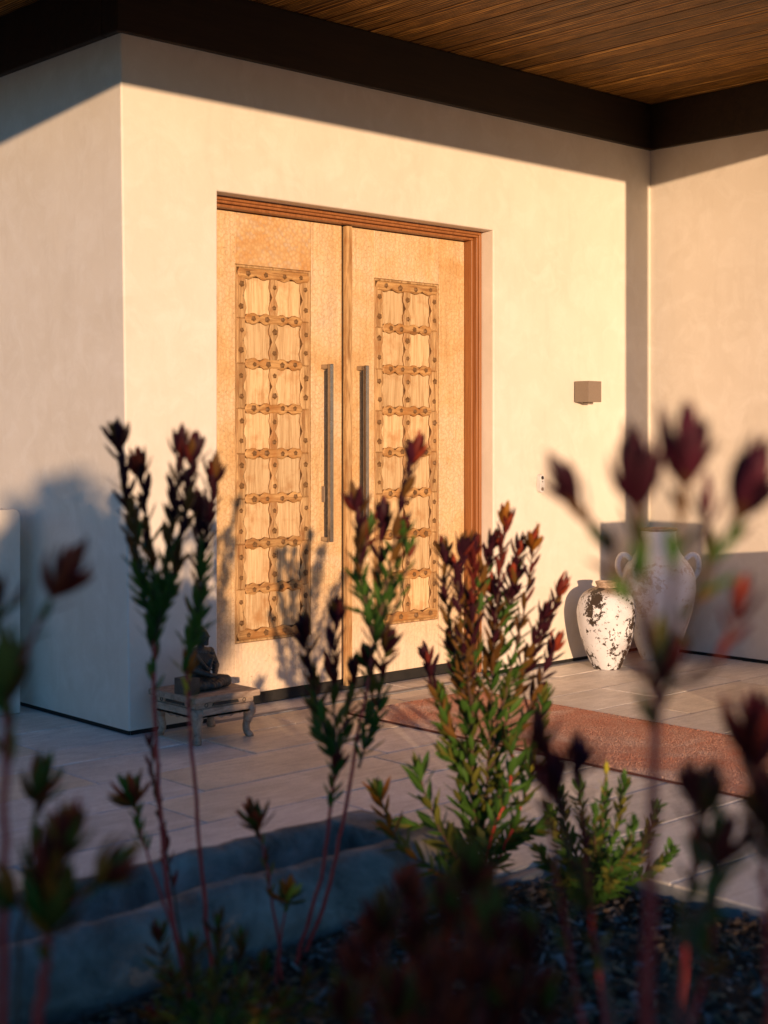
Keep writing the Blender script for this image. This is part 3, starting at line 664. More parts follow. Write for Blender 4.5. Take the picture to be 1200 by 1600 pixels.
# ------------------------------------------------------------------ trough
tr = MB(); xs0, xs1, ya, yb, tz, zb = -3.3, -0.46, -2.46 + 0.02, -2.03, 0.165, -0.10
NS = 120; sect = []
prof = [(0.02, -0.10), (-0.012, -0.02), (-0.022, 0.05), (-0.014, 0.10), (0.006, 0.138), (0.034, 0.158), (0.066, 0.160), (0.094, 0.146), (0.110, 0.115), (0.122, 0.06), (0.14, 0.03),
        (0.28, 0.03), (0.298, 0.06), (0.310, 0.115), (0.324, 0.146), (0.350, 0.162), (0.380, 0.158), (0.402, 0.130), (0.41, 0.06), (0.400, -0.10)]
n = len(prof); vs_ = []; fs_ = []
xsn = [xs0 + (xs1 - 0.20 - xs0) * i / NS for i in range(NS + 1)]
for i, xx in enumerate(xsn):
    for (dy, z) in prof:
        wz = 0.022 * noise.noise(Vector((xx * 2.3, dy * 3, 1))) + 0.011 * noise.noise(Vector((xx * 9, dy * 12, z * 12))) + 0.005 * noise.noise(Vector((xx * 26, dy * 26, z * 26)))
        wy = 0.020 * noise.noise(Vector((xx * 1.7, z * 3, 8))) + 0.011 * noise.noise(Vector((xx * 8, z * 12, 4))) + 0.005 * noise.noise(Vector((xx * 26, z * 26, 9)))
        vs_.append((xx, -2.435 + dy + wy, z + (wz if z > 0 else 0)))
for i in range(NS):
    for k in range(n - 1): fs_.append((i*n+k, (i+1)*n+k, (i+1)*n+k+1, i*n+k+1))
    fs_.append((i*n+n-1, (i+1)*n+n-1, (i+1)*n, i*n))
tr.add(vs_, fs_)
# end block closes the hollow
pe = [p for p in prof if not (0.09 < p[0] < 0.325)]
ve = []; nse = 8
for i in range(nse + 1):
    xx = xs1 - 0.20 + 0.20 * i / nse; tp = 1 - (max(0, i - 5) / 3) ** 2 * 0.12
    for (dy, z) in pe:
        wz = 0.022 * noise.noise(Vector((xx * 2.3, dy * 3, 1))) + 0.011 * noise.noise(Vector((xx * 9, dy * 12, z * 12))) + 0.005 * noise.noise(Vector((xx * 26, dy * 26, z * 26)))
        wy = 0.020 * noise.noise(Vector((xx * 1.7, z * 3, 8))) + 0.011 * noise.noise(Vector((xx * 8, z * 12, 4))) + 0.005 * noise.noise(Vector((xx * 26, z * 26, 9)))
        ve.append((xx, -2.435 + 0.19 + (dy - 0.19) * tp + wy, z * tp + (wz if z > 0 else 0)))
ne = len(pe); fe = [(i*ne+k, (i+1)*ne+k, (i+1)*ne+(k+1) % ne, i*ne+(k+1) % ne) for i in range(nse) for k in range(ne)]
fe += [tuple(range(ne)), tuple(nse*ne + k for k in range(ne))[::-1]]
tr.add(ve, fe)
tag(tr.obj('trough', M['trough'], smooth=True), 'long weathered grey hollowed trough at the terrace edge', 'trough')

# ------------------------------------------------------------------ plants
def leaf_mesh(kind, col):
    sh = {'narrow': (0.145, 0.16, 0.10), 'wide': (0.15, 0.20, 0.16), 'bract': (0.140, 0.20, 0.22), 'cup': (0.18, 0.24, 0.28), 'oval': (0.20, 0.10, 0.12)}[kind]
    hw, cup, bend = sh; st_ = [(0, 0.22), (0.18, 0.62), (0.42, 1.0), (0.68, 0.86), (0.88, 0.42), (1.0, 0.0)]
    vs_ = []; fs_ = []
    for (u, w) in st_:
        z = bend * (u - u*u) * -1.2 + bend * 0.35 * u * u; h = hw * w
        if w == 0: vs_.append((0, u, z)); continue
        vs_ += [(-h, u, z + h * cup * 2.2), (0, u, z), (h, u, z + h * cup * 2.2)]
    for i in range(4):
        a = 3*i
        fs_ += [(a, a+1, a+4, a+3), (a+1, a+2, a+5, a+4)]
    a = 12; fs_ += [(a, a+1, a+3), (a+1, a+2, a+3)]   # 15 is the tip
    fs_ = [tuple(15 if q == 15 else q for q in f) for f in fs_[:-2]] + [(12, 13, 15), (13, 14, 15)]
    return MB().add(vs_, fs_).mesh('leaf', LEAF[col], smooth=True, norm=False)
LM = {}
def LMget(kind, col):
    if (kind, col) not in LM: LM[kind, col] = leaf_mesh(kind, col)
    return LM[kind, col]
def catmull(pts, n):
    P = [Vector(p) for p in pts]; out = []
    for i in range(len(P) - 1):
        q0, q1, q2, q3 = P[max(i-1, 0)], P[i], P[i+1], P[min(i+2, len(P)-1)]
        for k in range(n):
            u = k / n; out.append(0.5*((2*q1) + (q2-q0)*u + (2*q0-5*q1+4*q2-q3)*u*u + (3*q1-q0-3*q2+q3)*u**3))
    return out + [P[-1]]
class Plant:
    def __init__(s, name, label, base, group=None, seed=1, cat='shrub'):
        s.L = Vector(base); s.root = thing(name, label, cat, s.L, group); s.n = 0; s.r = random.Random(seed); s.extra = {}
    def leaf(s, stem, pos, d, up, L, kind, col):
        d = d.normalized(); up = (up - d * up.dot(d))
        if up.length < 1e-4: up = d.orthogonal()
        up.normalize(); x = d.cross(up)
        m_ = Matrix((x, d, up)).transposed().to_4x4() @ Matrix.Diagonal((L * s.r.uniform(.72, 1.2), L, L * s.r.uniform(.2, 2.4), 1)); m_.translation = pos - s.L
        if s.n < 298:
            o = link('leaf', LMget(kind, col), stem); o.matrix_local = m_
        else: s.extra.setdefault((kind, col), []).append(m_)
        s.n += 1
    def shoot(s, pts, r0=0.004, r1=0.0018, n=26, f0=0.3, L=(0.055, 0.05), cols=('green', 'olive', 'bronze', 'burgundy'), tipcol='burgundy', tip=9, tipL=0.05, kind='narrow', tipkind='bract', tilt=(38, 24), stemmat='stem_brown', open_=1.0):
        C_ = catmull(pts, 7); r = s.r
        for i in range(1, len(C_) - 1): C_[i] = C_[i] + Vector((r.gauss(0, .0015), r.gauss(0, .0015), 0))
        rs = [r0 + (r1 - r0) * i / (len(C_) - 1) for i in range(len(C_))]
        mbp = MB().tube([p - s.L for p in C_], rs, 7); stem = mbp.obj('stem', M[stemmat], s.root, smooth=True)
        cum = [0]
        for i in range(1, len(C_)): cum.append(cum[-1] + (C_[i] - C_[i-1]).length)
        T = cum[-1]; ph = r.uniform(0, 6.28)
        def samp(f):
            q = f * T
            for i in range(1, len(C_)):
                if cum[i] >= q: u = (q - cum[i-1]) / max(1e-6, cum[i] - cum[i-1]); return C_[i-1].lerp(C_[i], u), (C_[i] - C_[i-1]).normalized()
            return C_[-1], (C_[-1] - C_[-2]).normalized()
        for k in range(n):
            f = f0 + (1 - f0) * (k + r.uniform(-.3, .3)) / n; f = min(max(f, 0), 0.99); p, t_ = samp(f)
            a = ph + k * 2.39996 + r.gauss(0, .25); o1 = t_.orthogonal().normalized(); o2 = t_.cross(o1); out = o1 * math.cos(a) + o2 * math.sin(a)
            g_ = (f - f0) / max(1e-3, 1 - f0); tl = R(tilt[0] + (tilt[1] - tilt[0]) * g_ + r.gauss(0, 7))
            d = t_ * math.cos(tl) + out * math.sin(tl); l_ = (L[0] + (L[1] - L[0]) * g_) * r.uniform(0.75, 1.15)
            ci = min(len(cols) - 1, max(0, int(g_ * len(cols) + r.gauss(0, 0.45))))
            s.leaf(stem, p, d, -out + t_ * 0.2, l_, kind, cols[ci])
        p = C_[-1]; t_ = (C_[-1] - C_[-7]).normalized()
        for k in range(tip):
            a = ph + k * 2.39996; o1 = t_.orthogonal().normalized(); o2 = t_.cross(o1); out = o1 * math.cos(a) + o2 * math.sin(a)
            tl = R((8 + 34 * (k / max(1, tip))) * open_ + r.gauss(0, 5)); d = t_ * math.cos(tl) + out * math.sin(tl)
            tc_ = tipcol if isinstance(tipcol, str) else r.choice(tipcol)
            s.leaf(stem, p - t_ * (0.004 + 0.018 * k / max(1, tip)), d, -out + t_ * 0.2, tipL * r.uniform(0.8, 1.15), tipkind, tc_)
        return stem
    def finish(s):
        for (kind, col), ms in s.extra.items():
            src = LMget(kind, col); vv = [v.co.copy() for v in src.vertices]; ff = [tuple(p.vertices) for p in src.polygons]; m_ = MB()
            for q in ms: m_.add([q @ v for v in vv], ff)
            o = m_.obj('foliage', LEAF[col], s.root, smooth=True, norm=False); o['kind'] = 'stuff'
SAF = 'purple-leaved conebush shrubs in the planting bed'
# A: tall two-stemmed bush against the left corner
A = Plant('conebush', 'tall two-stemmed conebush with dark forked shoots in front of the wall corner', at(300, 1575, 3.3), SAF, 21)
Z = 3.3
kw = dict(n=50, L=(0.070, 0.060), tipL=0.068, tip=13, r0=0.0038, tilt=(36, 22), f0=0.06, cols=('green', 'green', 'bronze', 'plum', 'plum'), tipcol=('burgundy', 'bronze', 'plum', 'plum'))
A.shoot([at(300, 1575, Z), at(262, 1390, Z), at(246, 1200, Z), at(240, 1000, Z)], n=6, f0=0.86, r0=0.006, r1=0.0045, L=(0.05, 0.06), cols=('green', 'olive'), tip=7, tipcol='green', tipL=0.075, tipkind='wide', stemmat='stem_red', open_=1.3)
A.shoot([at(240, 1005, Z), at(217, 880, Z), at(196, 760, Z), at(184, 690, Z)], **kw)
A.shoot([at(241, 1005, Z), at(238, 880, Z+.05), at(225, 790, Z+.05), at(219, 735, Z+.05)], **{**kw, 'n': 38, 'tipcol': ('red', 'burgundy')})
A.shoot([at(240, 1000, Z), at(262, 880, Z), at(272, 770, Z), at(282, 705, Z)], **kw)
A.shoot([at(242, 1000, Z), at(272, 890, Z-.05), at(292, 790, Z-.05), at(302, 715, Z-.05)], **kw)
A.shoot([at(335, 1560, Z+.1), at(318, 1390, Z+.1), at(302, 1200, Z+.1), at(291, 1045, Z+.1)], n=5, f0=0.88, r0=0.0055, r1=0.004, L=(0.05, 0.05), cols=('olive', 'yellow'), tip=7, tipcol=('olive', 'orange', 'green'), tipL=0.06, tipkind='wide', stemmat='stem_red', open_=1.4)
A.shoot([at(291, 1045, Z+.1), at(312, 940, Z+.1), at(322, 830, Z+.1), at(334, 745, Z+.1)], **kw)
A.shoot([at(291, 1045, Z+.1), at(305, 960, Z+.15), at(312, 860, Z+.15), at(310, 800, Z+.15)], **{**kw, 'n': 28})
A.shoot([at(300, 1565, Z-.1), at(262, 1430, Z-.1), at(222, 1310, Z-.1), at(208, 1245, Z-.1)], n=16, f0=0.72, r0=0.004, L=(0.045, 0.045), cols=('green', 'olive'), tip=18, tipcol=('orange', 'red', 'bronze', 'green'), tipL=0.07, tipkind='wide', stemmat='stem_red', open_=1.7)
A.shoot([at(285, 1480, Z), at(262, 1340, Z+.1), at(243, 1240, Z+.1), at(236, 1160, Z+.1)], n=22, f0=0.25, r0=0.003, L=(0.04, 0.04), cols=('burgundy', 'bronze', 'burgundy'), tip=6, tipcol='burgundy', tipL=0.04)
A.finish()
# B: bush in front of the meeting strip of the doors
B = Plant('conebush', 'leggy conebush with three bare red stems in front of the door handles', at(470, 1500, 3.6), SAF, 22); Z = 3.6
B.shoot([at(470, 1500, Z), at(510, 1400, Z), at(545, 1230, Z), at(586, 1000, Z)], n=6, f0=0.86, r0=0.0058, r1=0.004, L=(0.05, 0.06), cols=('green', 'olive'), tip=8, tipcol=('green', 'purple'), tipL=0.075, tipkind='wide', stemmat='stem_red', open_=1.3)
B.shoot([at(588, 1000, Z), at(606, 900, Z), at(624, 800, Z), at(646, 715, Z)], **{**kw, 'n': 34, 'tipL': 0.075, 'tipcol': ('purple', 'red', 'burgundy')})
B.shoot([at(586, 1000, Z), at(566, 920, Z), at(562, 840, Z), at(556, 790, Z)], **{**kw, 'n': 32})
B.shoot([at(588, 1000, Z), at(590, 920, Z+.1), at(592, 870, Z+.1), at(598, 815, Z+.1)], **{**kw, 'n': 22})
B.shoot([at(588, 1000, Z), at(615, 960, Z-.05), at(632, 900, Z-.05), at(640, 860, Z-.05)], n=10, f0=0.2, L=(0.05, 0.045), cols=('green', 'green', 'burgundy'), tip=6, tipcol='green', tipL=0.05)
B.shoot([at(462, 1510, Z-.1), at(505, 1350, Z-.1), at(525, 1200, Z-.1)], n=10, f0=0.8, r0=0.0052, r1=0.004, L=(0.05, 0.05), cols=('green', 'olive'), tip=9, tipcol=('green', 'burgundy'), tipL=0.06, tipkind='wide', stemmat='stem_red', open_=1.1)
B.shoot([at(525, 1200, Z-.1), at(500, 1110, Z-.1), at(484, 1040, Z-.1), at(476, 995, Z-.1)], **{**kw, 'n': 30, 'cols': ('green', 'bronze', 'plum')})
B.shoot([at(527, 1200, Z-.1), at(522, 1100, Z-.1), at(522, 1020, Z-.1), at(525, 965, Z-.1)], **{**kw, 'n': 32, 'cols': ('olive', 'burgundy', 'purple')})
B.shoot([at(560, 1200, Z), at(590, 1110, Z), at(598, 1040, Z), at(604, 1010, Z)], **{**kw, 'n': 28, 'cols': ('green', 'olive', 'burgundy')})
B.shoot([at(440, 1530, Z-.2), at(425, 1400, Z-.2), at(408, 1310, Z-.2), at(400, 1285, Z-.2)], n=14, f0=0.5, L=(0.04, 0.04), cols=('olive', 'bronze'), tip=18, tipcol=('bronze', 'red', 'olive', 'green'), tipL=0.065, tipkind='wide', stemmat='stem_red', open_=1.5)
B.shoot([at(430, 1540, Z-.2), at(440, 1460, Z-.2), at(450, 1400, Z-.2)], n=3, f0=0.8, L=(0.04, 0.04), cols=('olive',), tip=14, tipcol=('yellow', 'olive', 'orange'), tipL=0.06, tipkind='wide', stemmat='stem_red', open_=2.0)
for (sx, sy), (mx, my), (tx, ty) in (((560, 1160), (580, 1090), (572, 1030)), ((595, 980), (618, 900), (628, 830)), ((525, 1190), (545, 1110), (552, 1050)), ((580, 980), (560, 900), (575, 830)), ((520, 1180), (495, 1130), (492, 1080))):
    B.shoot([at(sx, sy, Z), at(mx, my, Z + .05), at(tx, ty, Z + .05)], n=22, f0=0.1, L=(0.062, 0.055), r0=0.003, cols=('green', 'olive', 'burgundy'), tip=10, tipcol=('burgundy', 'purple', 'green'), tipL=0.058, tilt=(40, 25))
B.finish()
# C: dense bush at the terrace edge before the door jamb
Cc = Plant('conebush', 'dense green and burgundy conebush in front of the right door jamb', at(750, 1392, 4.2), SAF, 23); Z = 4.15
kc = dict(n=44, f0=0.10, L=(0.088, 0.058), r0=0.0045, tipL=0.066, tip=12, tilt=(50, 24), cols=('green', 'olive', 'green', 'bronze', 'plum', 'burgundy'), tipcol=('burgundy', 'plum', 'bronze'))
b0 = at(750, 1392, 4.2)
Cc.shoot([b0, at(738, 1200, Z), at(738, 1020, Z), at(742, 860, Z)], **{**kc, 'n': 92})
Cc.shoot([b0, at(762, 1200, Z), at(772, 1000, Z), at(790, 815, Z)], **{**kc, 'n': 92, 'tipcol': ('red', 'purple', 'orange', 'burgundy'), 'tip': 15})
Cc.shoot([at(765, 1180, Z), at(800, 1040, Z), at(822, 930, Z), at(834, 850, Z)], **{**kc, 'n': 44, 'L': (0.07, 0.055), 'tipcol': ('red', 'orange')})
Cc.shoot([at(765, 1190, Z), at(810, 1080, Z+.1), at(848, 990, Z+.1), at(874, 925, Z+.1)], **{**kc, 'n': 50, 'L': (0.075, 0.055), 'cols': ('green', 'bronze', 'plum'), 'tipcol': ('red', 'burgundy')})
Cc.shoot([at(740, 1150, Z), at(715, 1040, Z), at(698, 940, Z), at(692, 865, Z)], **{**kc, 'n': 50, 'L': (0.075, 0.055), 'cols': ('green', 'bronze', 'plum')})
Cc.shoot([at(740, 1120, Z), at(722, 1000, Z-.1), at(716, 920, Z-.1), at(724, 860, Z-.1)], **{**kc, 'n': 40, 'L': (0.065, 0.055), 'cols': ('bronze', 'plum')})
Cc.shoot([b0, at(700, 1320, Z-.1), at(668, 1250, Z-.1), at(655, 1205, Z-.1)], n=40, f0=0.15, L=(0.085, 0.075), r0=0.004, cols=('green', 'olive', 'green'), tip=10, tipcol=('green', 'olive'), tipL=0.06, tipkind='wide', tilt=(55, 35), open_=1.3)
Cc.shoot([b0, at(700, 1370, Z-.2), at(625, 1320, Z-.2), at(592, 1240, Z-.2)], n=38, f0=0.25, L=(0.08, 0.07), r0=0.004, cols=('green', 'olive', 'orange'), tip=8, tipcol=('green', 'olive'), tipL=0.06, tipkind='wide', tilt=(55, 35))
Cc.shoot([b0, at(790, 1320, Z), at(815, 1260, Z), at(830, 1200, Z)], n=38, f0=0.15, L=(0.08, 0.07), r0=0.004, cols=('green', 'olive', 'green'), tip=8, tipcol=('green', 'olive', 'yellow'), tipL=0.05, tipkind='wide', tilt=(55, 35), stemmat='stem_red')
Cc.shoot([b0, at(770, 1300, Z-.1), at(795, 1240, Z-.1), at(800, 1170, Z-.1)], n=38, f0=0.15, L=(0.08, 0.07), r0=0.004, cols=('olive', 'green'), tip=8, tipcol=('green', 'olive'), tipL=0.06, tipkind='wide', tilt=(55, 35), stemmat='stem_red')
for (sx, sy), (mx, my), (tx, ty) in (((742, 1100), (770, 1010), (768, 920)), ((765, 1080), (790, 980), (800, 900)), ((738, 1240), (705, 1160), (690, 1090)), ((768, 1260), (830, 1170), (850, 1090)), ((745, 1180), (725, 1100), (705, 1010)), ((770, 1130), (815, 1040), (852, 960)), ((750, 1330), (690, 1300), (640, 1290)), ((755, 1340), (800, 1310), (845, 1290)), ((750, 1300), (735, 1220), (700, 1180)), ((745, 1050), (730, 960), (712, 890)), ((772, 1000), (800, 930), (812, 860)), ((745, 980), (755, 900), (768, 850)), ((765, 1200), (825, 1110), (866, 1010)), ((740, 1200), (690, 1110), (668, 1030)), ((755, 1330), (720, 1260), (725, 1180)), ((760, 1330), (780, 1260), (775, 1160)), ((755, 1350), (660, 1340), (610, 1300))):
    g_ = sy > 1200
    Cc.shoot([at(sx, sy, Z), at(mx, my, Z + .05), at(tx, ty, Z + .05)], n=34, f0=0.1, L=(0.075, 0.06), r0=0.003, cols=('green', 'olive', 'green') if g_ else ('green', 'bronze', 'plum'), tip=9, tipcol=('green', 'olive') if g_ else ('burgundy', 'plum', 'red'), tipL=0.06, tilt=(48, 28))
Cc.finish()
# D: low green shrub with a yellow tip
D = Plant('leafy_shrub', 'low bright green shrub with one yellow tip at the terrace corner', at(930, 1405, 4.12), None, 24); Z = 4.1; d0 = at(930, 1405, 4.12)
kd = dict(n=58, f0=0.08, L=(0.05, 0.042), r0=0.004, kind='oval', cols=('green', 'green', 'olive', 'green'), tip=8, tipcol='green', tipL=0.035, tipkind='oval', tilt=(58, 40))
for tx, ty, zo in ((905, 1225, 0), (975, 1220, .05), (860, 1265, .1), (1025, 1262, 0), (1050, 1330, .1), (845, 1330, -.1), (930, 1270, -.15), (990, 1290, -.15), (885, 1320, -.2), (960, 1340, -.2), (1010, 1310, .1), (875, 1240, .1), (945, 1245, .15)):
    D.shoot([d0, at(930 + (tx-930)*0.45, 1405 + (ty-1405)*0.35, Z + zo*.5), at(930 + (tx-930)*0.85, 1405 + (ty-1405)*0.7, Z + zo), at(tx, ty, Z + zo)], **kd)
D.shoot([d0, at(938, 1330, Z), at(944, 1250, Z), at(947, 1205, Z)], n=30, f0=0.2, L=(0.045, 0.032), kind='oval', cols=('green', 'green', 'green', 'yellow'), tip=6, tipcol='yellow', tipL=0.045, tipkind='narrow', tilt=(50, 22), open_=0.45)
D.finish()
# E: out-of-focus shrub close to the lens, right
E_ = Plant('conebush', 'blurred nearby conebush with big purple cupped tips on the right', at(1015, 1900, 1.52), SAF, 25); Z = 1.5
ke = dict(n=8, f0=0.45, L=(0.05, 0.055), r0=0.0030, tip=13, tipL=0.074, cols=('green', 'bronze', 'plum'), tipcol=('plum', 'purple'), tilt=(26, 18), open_=0.95, kind='narrow', tipkind='bract')
e0 = at(1015, 1900, 1.52); en = at(1028, 1060, Z)
E_.shoot([e0, at(1012, 1500, Z), at(1020, 1250, Z), en], n=4, f0=0.9, r0=0.0075, r1=0.0052, L=(0.06, 0.06), cols=('olive', 'burgundy'), tip=7, tipcol=('burgundy', 'red', 'olive'), tipL=0.075, tipkind='bract', stemmat='stem_red', open_=1.3)
E_.shoot([en, at(1000, 960, Z+.1), at(945, 850, Z+.1), at(895, 770, Z+.1)], **{**ke, 'tip': 6, 'tipL': 0.062})
E_.shoot([en, at(1015, 940, Z), at(1005, 850, Z), at(993, 770, Z)], **ke)
E_.shoot([en, at(1050, 920, Z), at(1062, 820, Z), at(1072, 735, Z)], **{**ke, 'tipL': 0.082})
E_.shoot([en, at(1085, 940, Z-.05), at(1130, 850, Z-.05), at(1160, 785, Z-.05)], **ke)
E_.shoot([en, at(1070, 960, Z+.2), at(1100, 900, Z+.2), at(1105, 800, Z+.2)], **{**ke, 'tip': 4, 'tipL': 0.05})
E_.shoot([en, at(1100, 1060, Z+.1), at(1140, 1000, Z+.1), at(1152, 950, Z+.1)], n=4, f0=0.7, r0=0.003, L=(0.04, 0.04), cols=('burgundy',), tip=7, tipcol=('red', 'burgundy'), tipL=0.05, open_=0.9)
E_.shoot([e0, at(940, 1500, 2.1), at(890, 1330, 2.1), at(868, 1225, 2.1)], n=10, f0=0.75, r0=0.006, L=(0.05, 0.05), cols=('olive', 'bronze', 'burgundy'), tip=12, tipcol=('burgundy', 'purple'), tipL=0.075, open_=1.2, stemmat='stem_brown')
E_.shoot([e0, at(1080, 1500, Z), at(1110, 1400, Z), at(1125, 1340, Z)], n=6, f0=0.7, r0=0.005, L=(0.05, 0.05), cols=('green', 'olive'), tip=9, tipcol=('green', 'bronze', 'burgundy'), tipL=0.065, open_=1.4)
E_.shoot([e0, at(1060, 1500, Z+.1), at(1085, 1350, Z+.1), at(1105, 1255, Z+.1)], n=6, f0=0.75, r0=0.005, L=(0.04, 0.05), cols=('green', 'burgundy'), tip=8, tipcol=('burgundy', 'bronze'), tipL=0.05, open_=1.2)
for tx, ty, zo, cc in ((845, 1160, .55, 'burgundy'), (905, 1190, .6, 'purple'), (1085, 1240, .35, 'burgundy'), (1120, 1330, .2, 'olive')):
    E_.shoot([e0, at(1015 + (tx-1015)*.6, 1620, Z+zo), at(1015 + (tx-1015)*.92, ty + 120, Z+zo), at(tx, ty, Z+zo)], n=16, f0=0.62, r0=0.0045, L=(0.05, 0.05), cols=('olive', 'bronze', cc), tip=14, tipcol=(cc, 'burgundy'), tipL=0.055, open_=1.25, stemmat='stem_red')
E_.finish()
# F: at the right edge
F_ = Plant('conebush', 'blurred conebush stem cut off by the right edge of the photo', at(1215, 1900, 1.6), SAF, 26); Z = 1.6; f0_ = at(1215, 1900, 1.6)
F_.shoot([f0_, at(1200, 1500, Z), at(1190, 1300, Z), at(1182, 1180, Z)], n=10, f0=0.72, r0=0.006, L=(0.05, 0.06), cols=('olive', 'bronze', 'burgundy'), tip=12, tipcol=('burgundy', 'purple', 'red'), tipL=0.085, stemmat='stem_red')
F_.shoot([f0_, at(1225, 1500, Z), at(1215, 1380, Z), at(1205, 1290, Z)], n=8, f0=0.6, r0=0.006, L=(0.05, 0.06), cols=('olive', 'bronze'), tip=9, tipcol=('burgundy', 'red'), tipL=0.07)
F_.finish()
# G: near left
G_ = Plant('conebush', 'blurred nearby conebush with red stems along the left edge', at(45, 1900, 1.85), SAF, 27); Z = 1.85; g0 = at(45, 1900, 1.85)
G_.shoot([at(0, 1900, Z), at(4, 1500, Z), at(8, 1250, Z), at(10, 1080, Z)], n=6, f0=0.85, r0=0.0065, r1=0.005, L=(0.06, 0.06), cols=('olive', 'green'), tip=9, tipcol=('olive', 'green', 'bronze'), tipL=0.085, stemmat='stem_red')
G_.shoot([at(10, 1080, Z), at(45, 1010, Z), at(72, 950, Z), at(92, 915, Z)], n=6, f0=0.5, r0=0.003, L=(0.045, 0.05), cols=('green', 'burgundy'), tip=14, tipcol=('burgundy', 'red', 'purple'), tipL=0.07, open_=1.0, stemmat='stem_red')
G_.shoot([at(8, 1080, Z), at(0, 1000, Z), at(-6, 950, Z)], n=4, f0=0.5, r0=0.003, L=(0.045, 0.05), cols=('olive', 'burgundy'), tip=9, tipcol=('burgundy', 'bronze'), tipL=0.06)
G_.shoot([g0, at(60, 1600, Z), at(72, 1500, Z), at(78, 1440, Z)], n=6, f0=0.8, r0=0.008, r1=0.005, L=(0.06, 0.06), cols=('olive', 'bronze'), tip=16, tipcol=('olive', 'orange', 'bronze', 'green'), tipL=0.085, stemmat='stem_red', open_=1.5)
for tx, ty in ((100, 1320), (165, 1365), (70, 1370), (10, 1400)):
    G_.shoot([at(78, 1440, Z), at(78 + (tx-78)*.5, 1440 + (ty-1440)*.5, Z), at(tx, ty, Z)], n=4, f0=0.4, r0=0.003, L=(0.045, 0.05), cols=('green', 'burgundy'), tip=14, tipcol=('burgundy', 'orange', 'red', 'olive'), tipL=0.065, open_=1.3, stemmat='stem_red')
G_.shoot([at(20, 1900, Z+.4), at(30, 1500, Z+.4), at(50, 1330, Z+.4), at(62, 1235, Z+.4)], n=10, f0=0.75, r0=0.004, L=(0.05, 0.05), cols=('green', 'olive', 'burgundy'), tip=16, tipcol=('bronze', 'red', 'olive', 'green'), tipL=0.065, open_=1.4)
G_.finish()
# H, I: dark foreground mass along the bottom
H_ = Plant('conebush', 'dark blurred burgundy conebush filling the bottom centre', at(720, 1950, 1.75), SAF, 28); Z = 1.75; h0 = at(720, 1950, 1.75)
rr = random.Random(5)
for tx, ty, zo in ((600, 1440, .3), (650, 1470, .1), (700, 1430, 0), (735, 1370, -.05), (765, 1460, -.1), (820, 1480, .1), (560, 1520, .2), (680, 1540, -.1), (790, 1560, -.1), (620, 1570, 0), (850, 1570, 0), (740, 1520, -.15), (580, 1470, .35), (640, 1400, .45), (760, 1400, .25), (540, 1580, .1), (700, 1590, -.15)):
    H_.shoot([h0, at(720 + (tx-720)*.6, 1750, Z+zo), at(720 + (tx-720)*.9, ty + 110, Z+zo), at(tx, ty, Z+zo)], n=13, f0=0.5, r0=0.005, L=(0.06, 0.06), cols=('bronze', 'burgundy', 'red'), tip=14, tipcol=('burgundy', 'red', 'red') if rr.random() < .5 else ('burgundy', 'bronze', 'olive'), tipL=0.06, open_=1.3)
H_.finish()
I_ = Plant('conebush', 'low dark green conebush seedling mass below the trough', at(330, 1680, 2.9), SAF, 29); Z = 2.9; i0_ = at(330, 1680, 2.9)
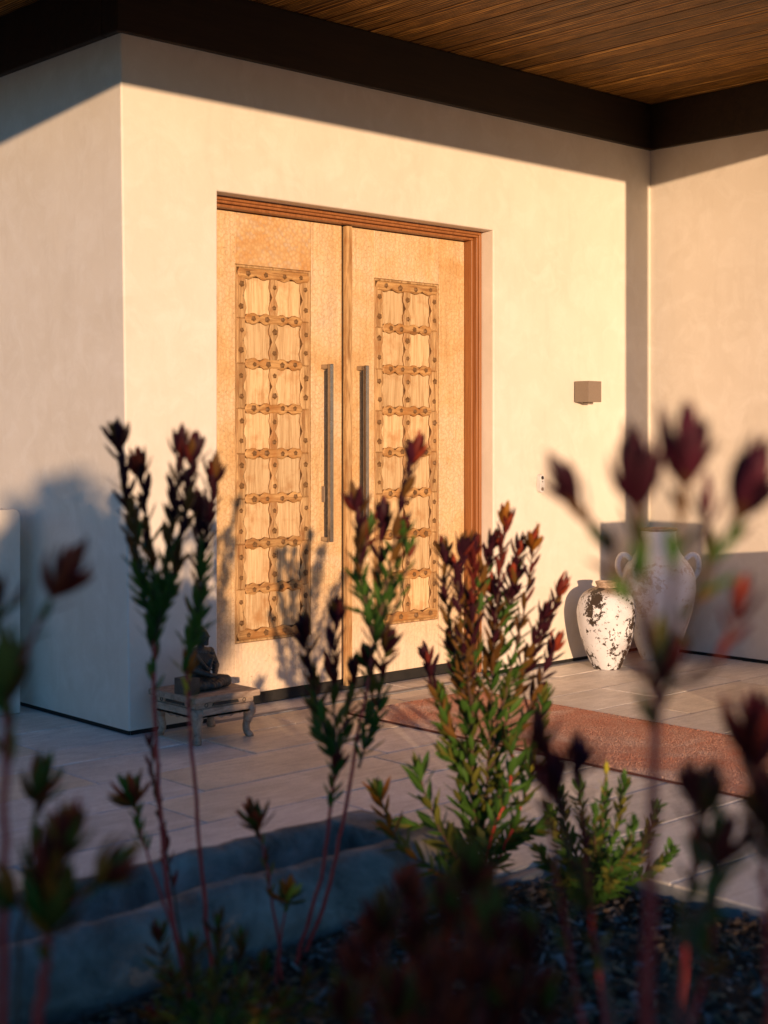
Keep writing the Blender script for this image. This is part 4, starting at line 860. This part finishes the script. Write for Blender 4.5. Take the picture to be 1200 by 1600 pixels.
for tx, ty, zo in ((250, 1460, .1), (300, 1480, 0), (340, 1445, .1), (375, 1470, .2), (410, 1510, .1), (270, 1530, 0), (330, 1540, -.2), (380, 1550, -.1), (440, 1560, .1), (480, 1530, .2), (240, 1580, .1), (520, 1570, .1)):
    I_.shoot([i0_, at(330 + (tx-330)*.5, 1600, Z+zo), at(330 + (tx-330)*.9, (ty+1600)/2, Z+zo), at(tx, ty, Z+zo)], n=26, f0=0.25, r0=0.0035, L=(0.055, 0.05), cols=('green', 'olive', 'bronze'), tip=7, tipcol=('olive', 'bronze', 'burgundy', 'green'), tipL=0.042, open_=1.4, tilt=(55, 35), kind='wide')
I_.finish()

# ------------------------------------------------------------------ shrubs behind the camera that shade the lower walls
ORD = iter(('leftmost tall', 'second tall', 'third tall', 'fourth and lowest of the tall', 'first low', 'second low', 'third low', 'fourth low', 'rightmost low'))
def hedge(xf, ztop, rad, Y, seed, n=2600):
    r = random.Random(seed); X = xf + SUN_T * Y; b = Vector((X, Y, -0.1))
    t_ = thing('garden_shrub', '%s rounded evergreen shrub of the garden row' % next(ORD), 'shrub', b, 'evergreen shrubs across the garden')
    tm = MB()
    for k in range(5):
        a = k * 1.26; tm.tube([(0, 0, 0), (0.1*math.cos(a), 0.1*math.sin(a), ztop*.3), (rad*.4*math.cos(a), rad*.4*math.sin(a), ztop*.7)], [0.03, 0.022, 0.01], 6)
    tm.obj('trunk', M['stem_brown'], t_)
    cm = MB(); cl = [(Vector((r.uniform(-.7, .7)*rad, r.uniform(-.7, .7)*rad, r.uniform(.12, .86)*ztop)), r.uniform(.25, .5)*rad) for _ in range(26)]
    for k in range(n):
        c, q = r.choice(cl); d = Vector((r.gauss(0, 1), r.gauss(0, 1), r.gauss(0, 1))).normalized()
        p = c + d * q * r.uniform(.5, 1.0)
        if p.z > ztop or p.z < 0.05: continue
        u = Vector((r.gauss(0, 1), r.gauss(0, 1), r.gauss(0, 1))).normalized(); v = u.orthogonal(); L = r.uniform(.05, .09); w = L * .42
        cm.add([p - u*L, p + v*w, p + u*L, p - v*w], [(0, 1, 2, 3)])
    cm.obj('crown', M['hedge'], t_, norm=False)
hedge(-1.6, 2.55, 0.75, -10.2, 1, 5200); hedge(-0.8, 2.45, 0.62, -10.0, 2, 5600); hedge(-0.2, 2.32, 0.48, -10.1, 3, 3600); hedge(0.26, 1.92, 0.34, -10.0, 4)
for k, (xf, zt) in enumerate(((0.72, 1.02), (1.2, 0.84), (1.75, 0.78), (2.45, 0.76), (3.1, 0.72))): hedge(xf, zt, 0.42 if k == 0 else 0.5, -10.0 - 0.1 * (k % 2), 30 + k, 3200)
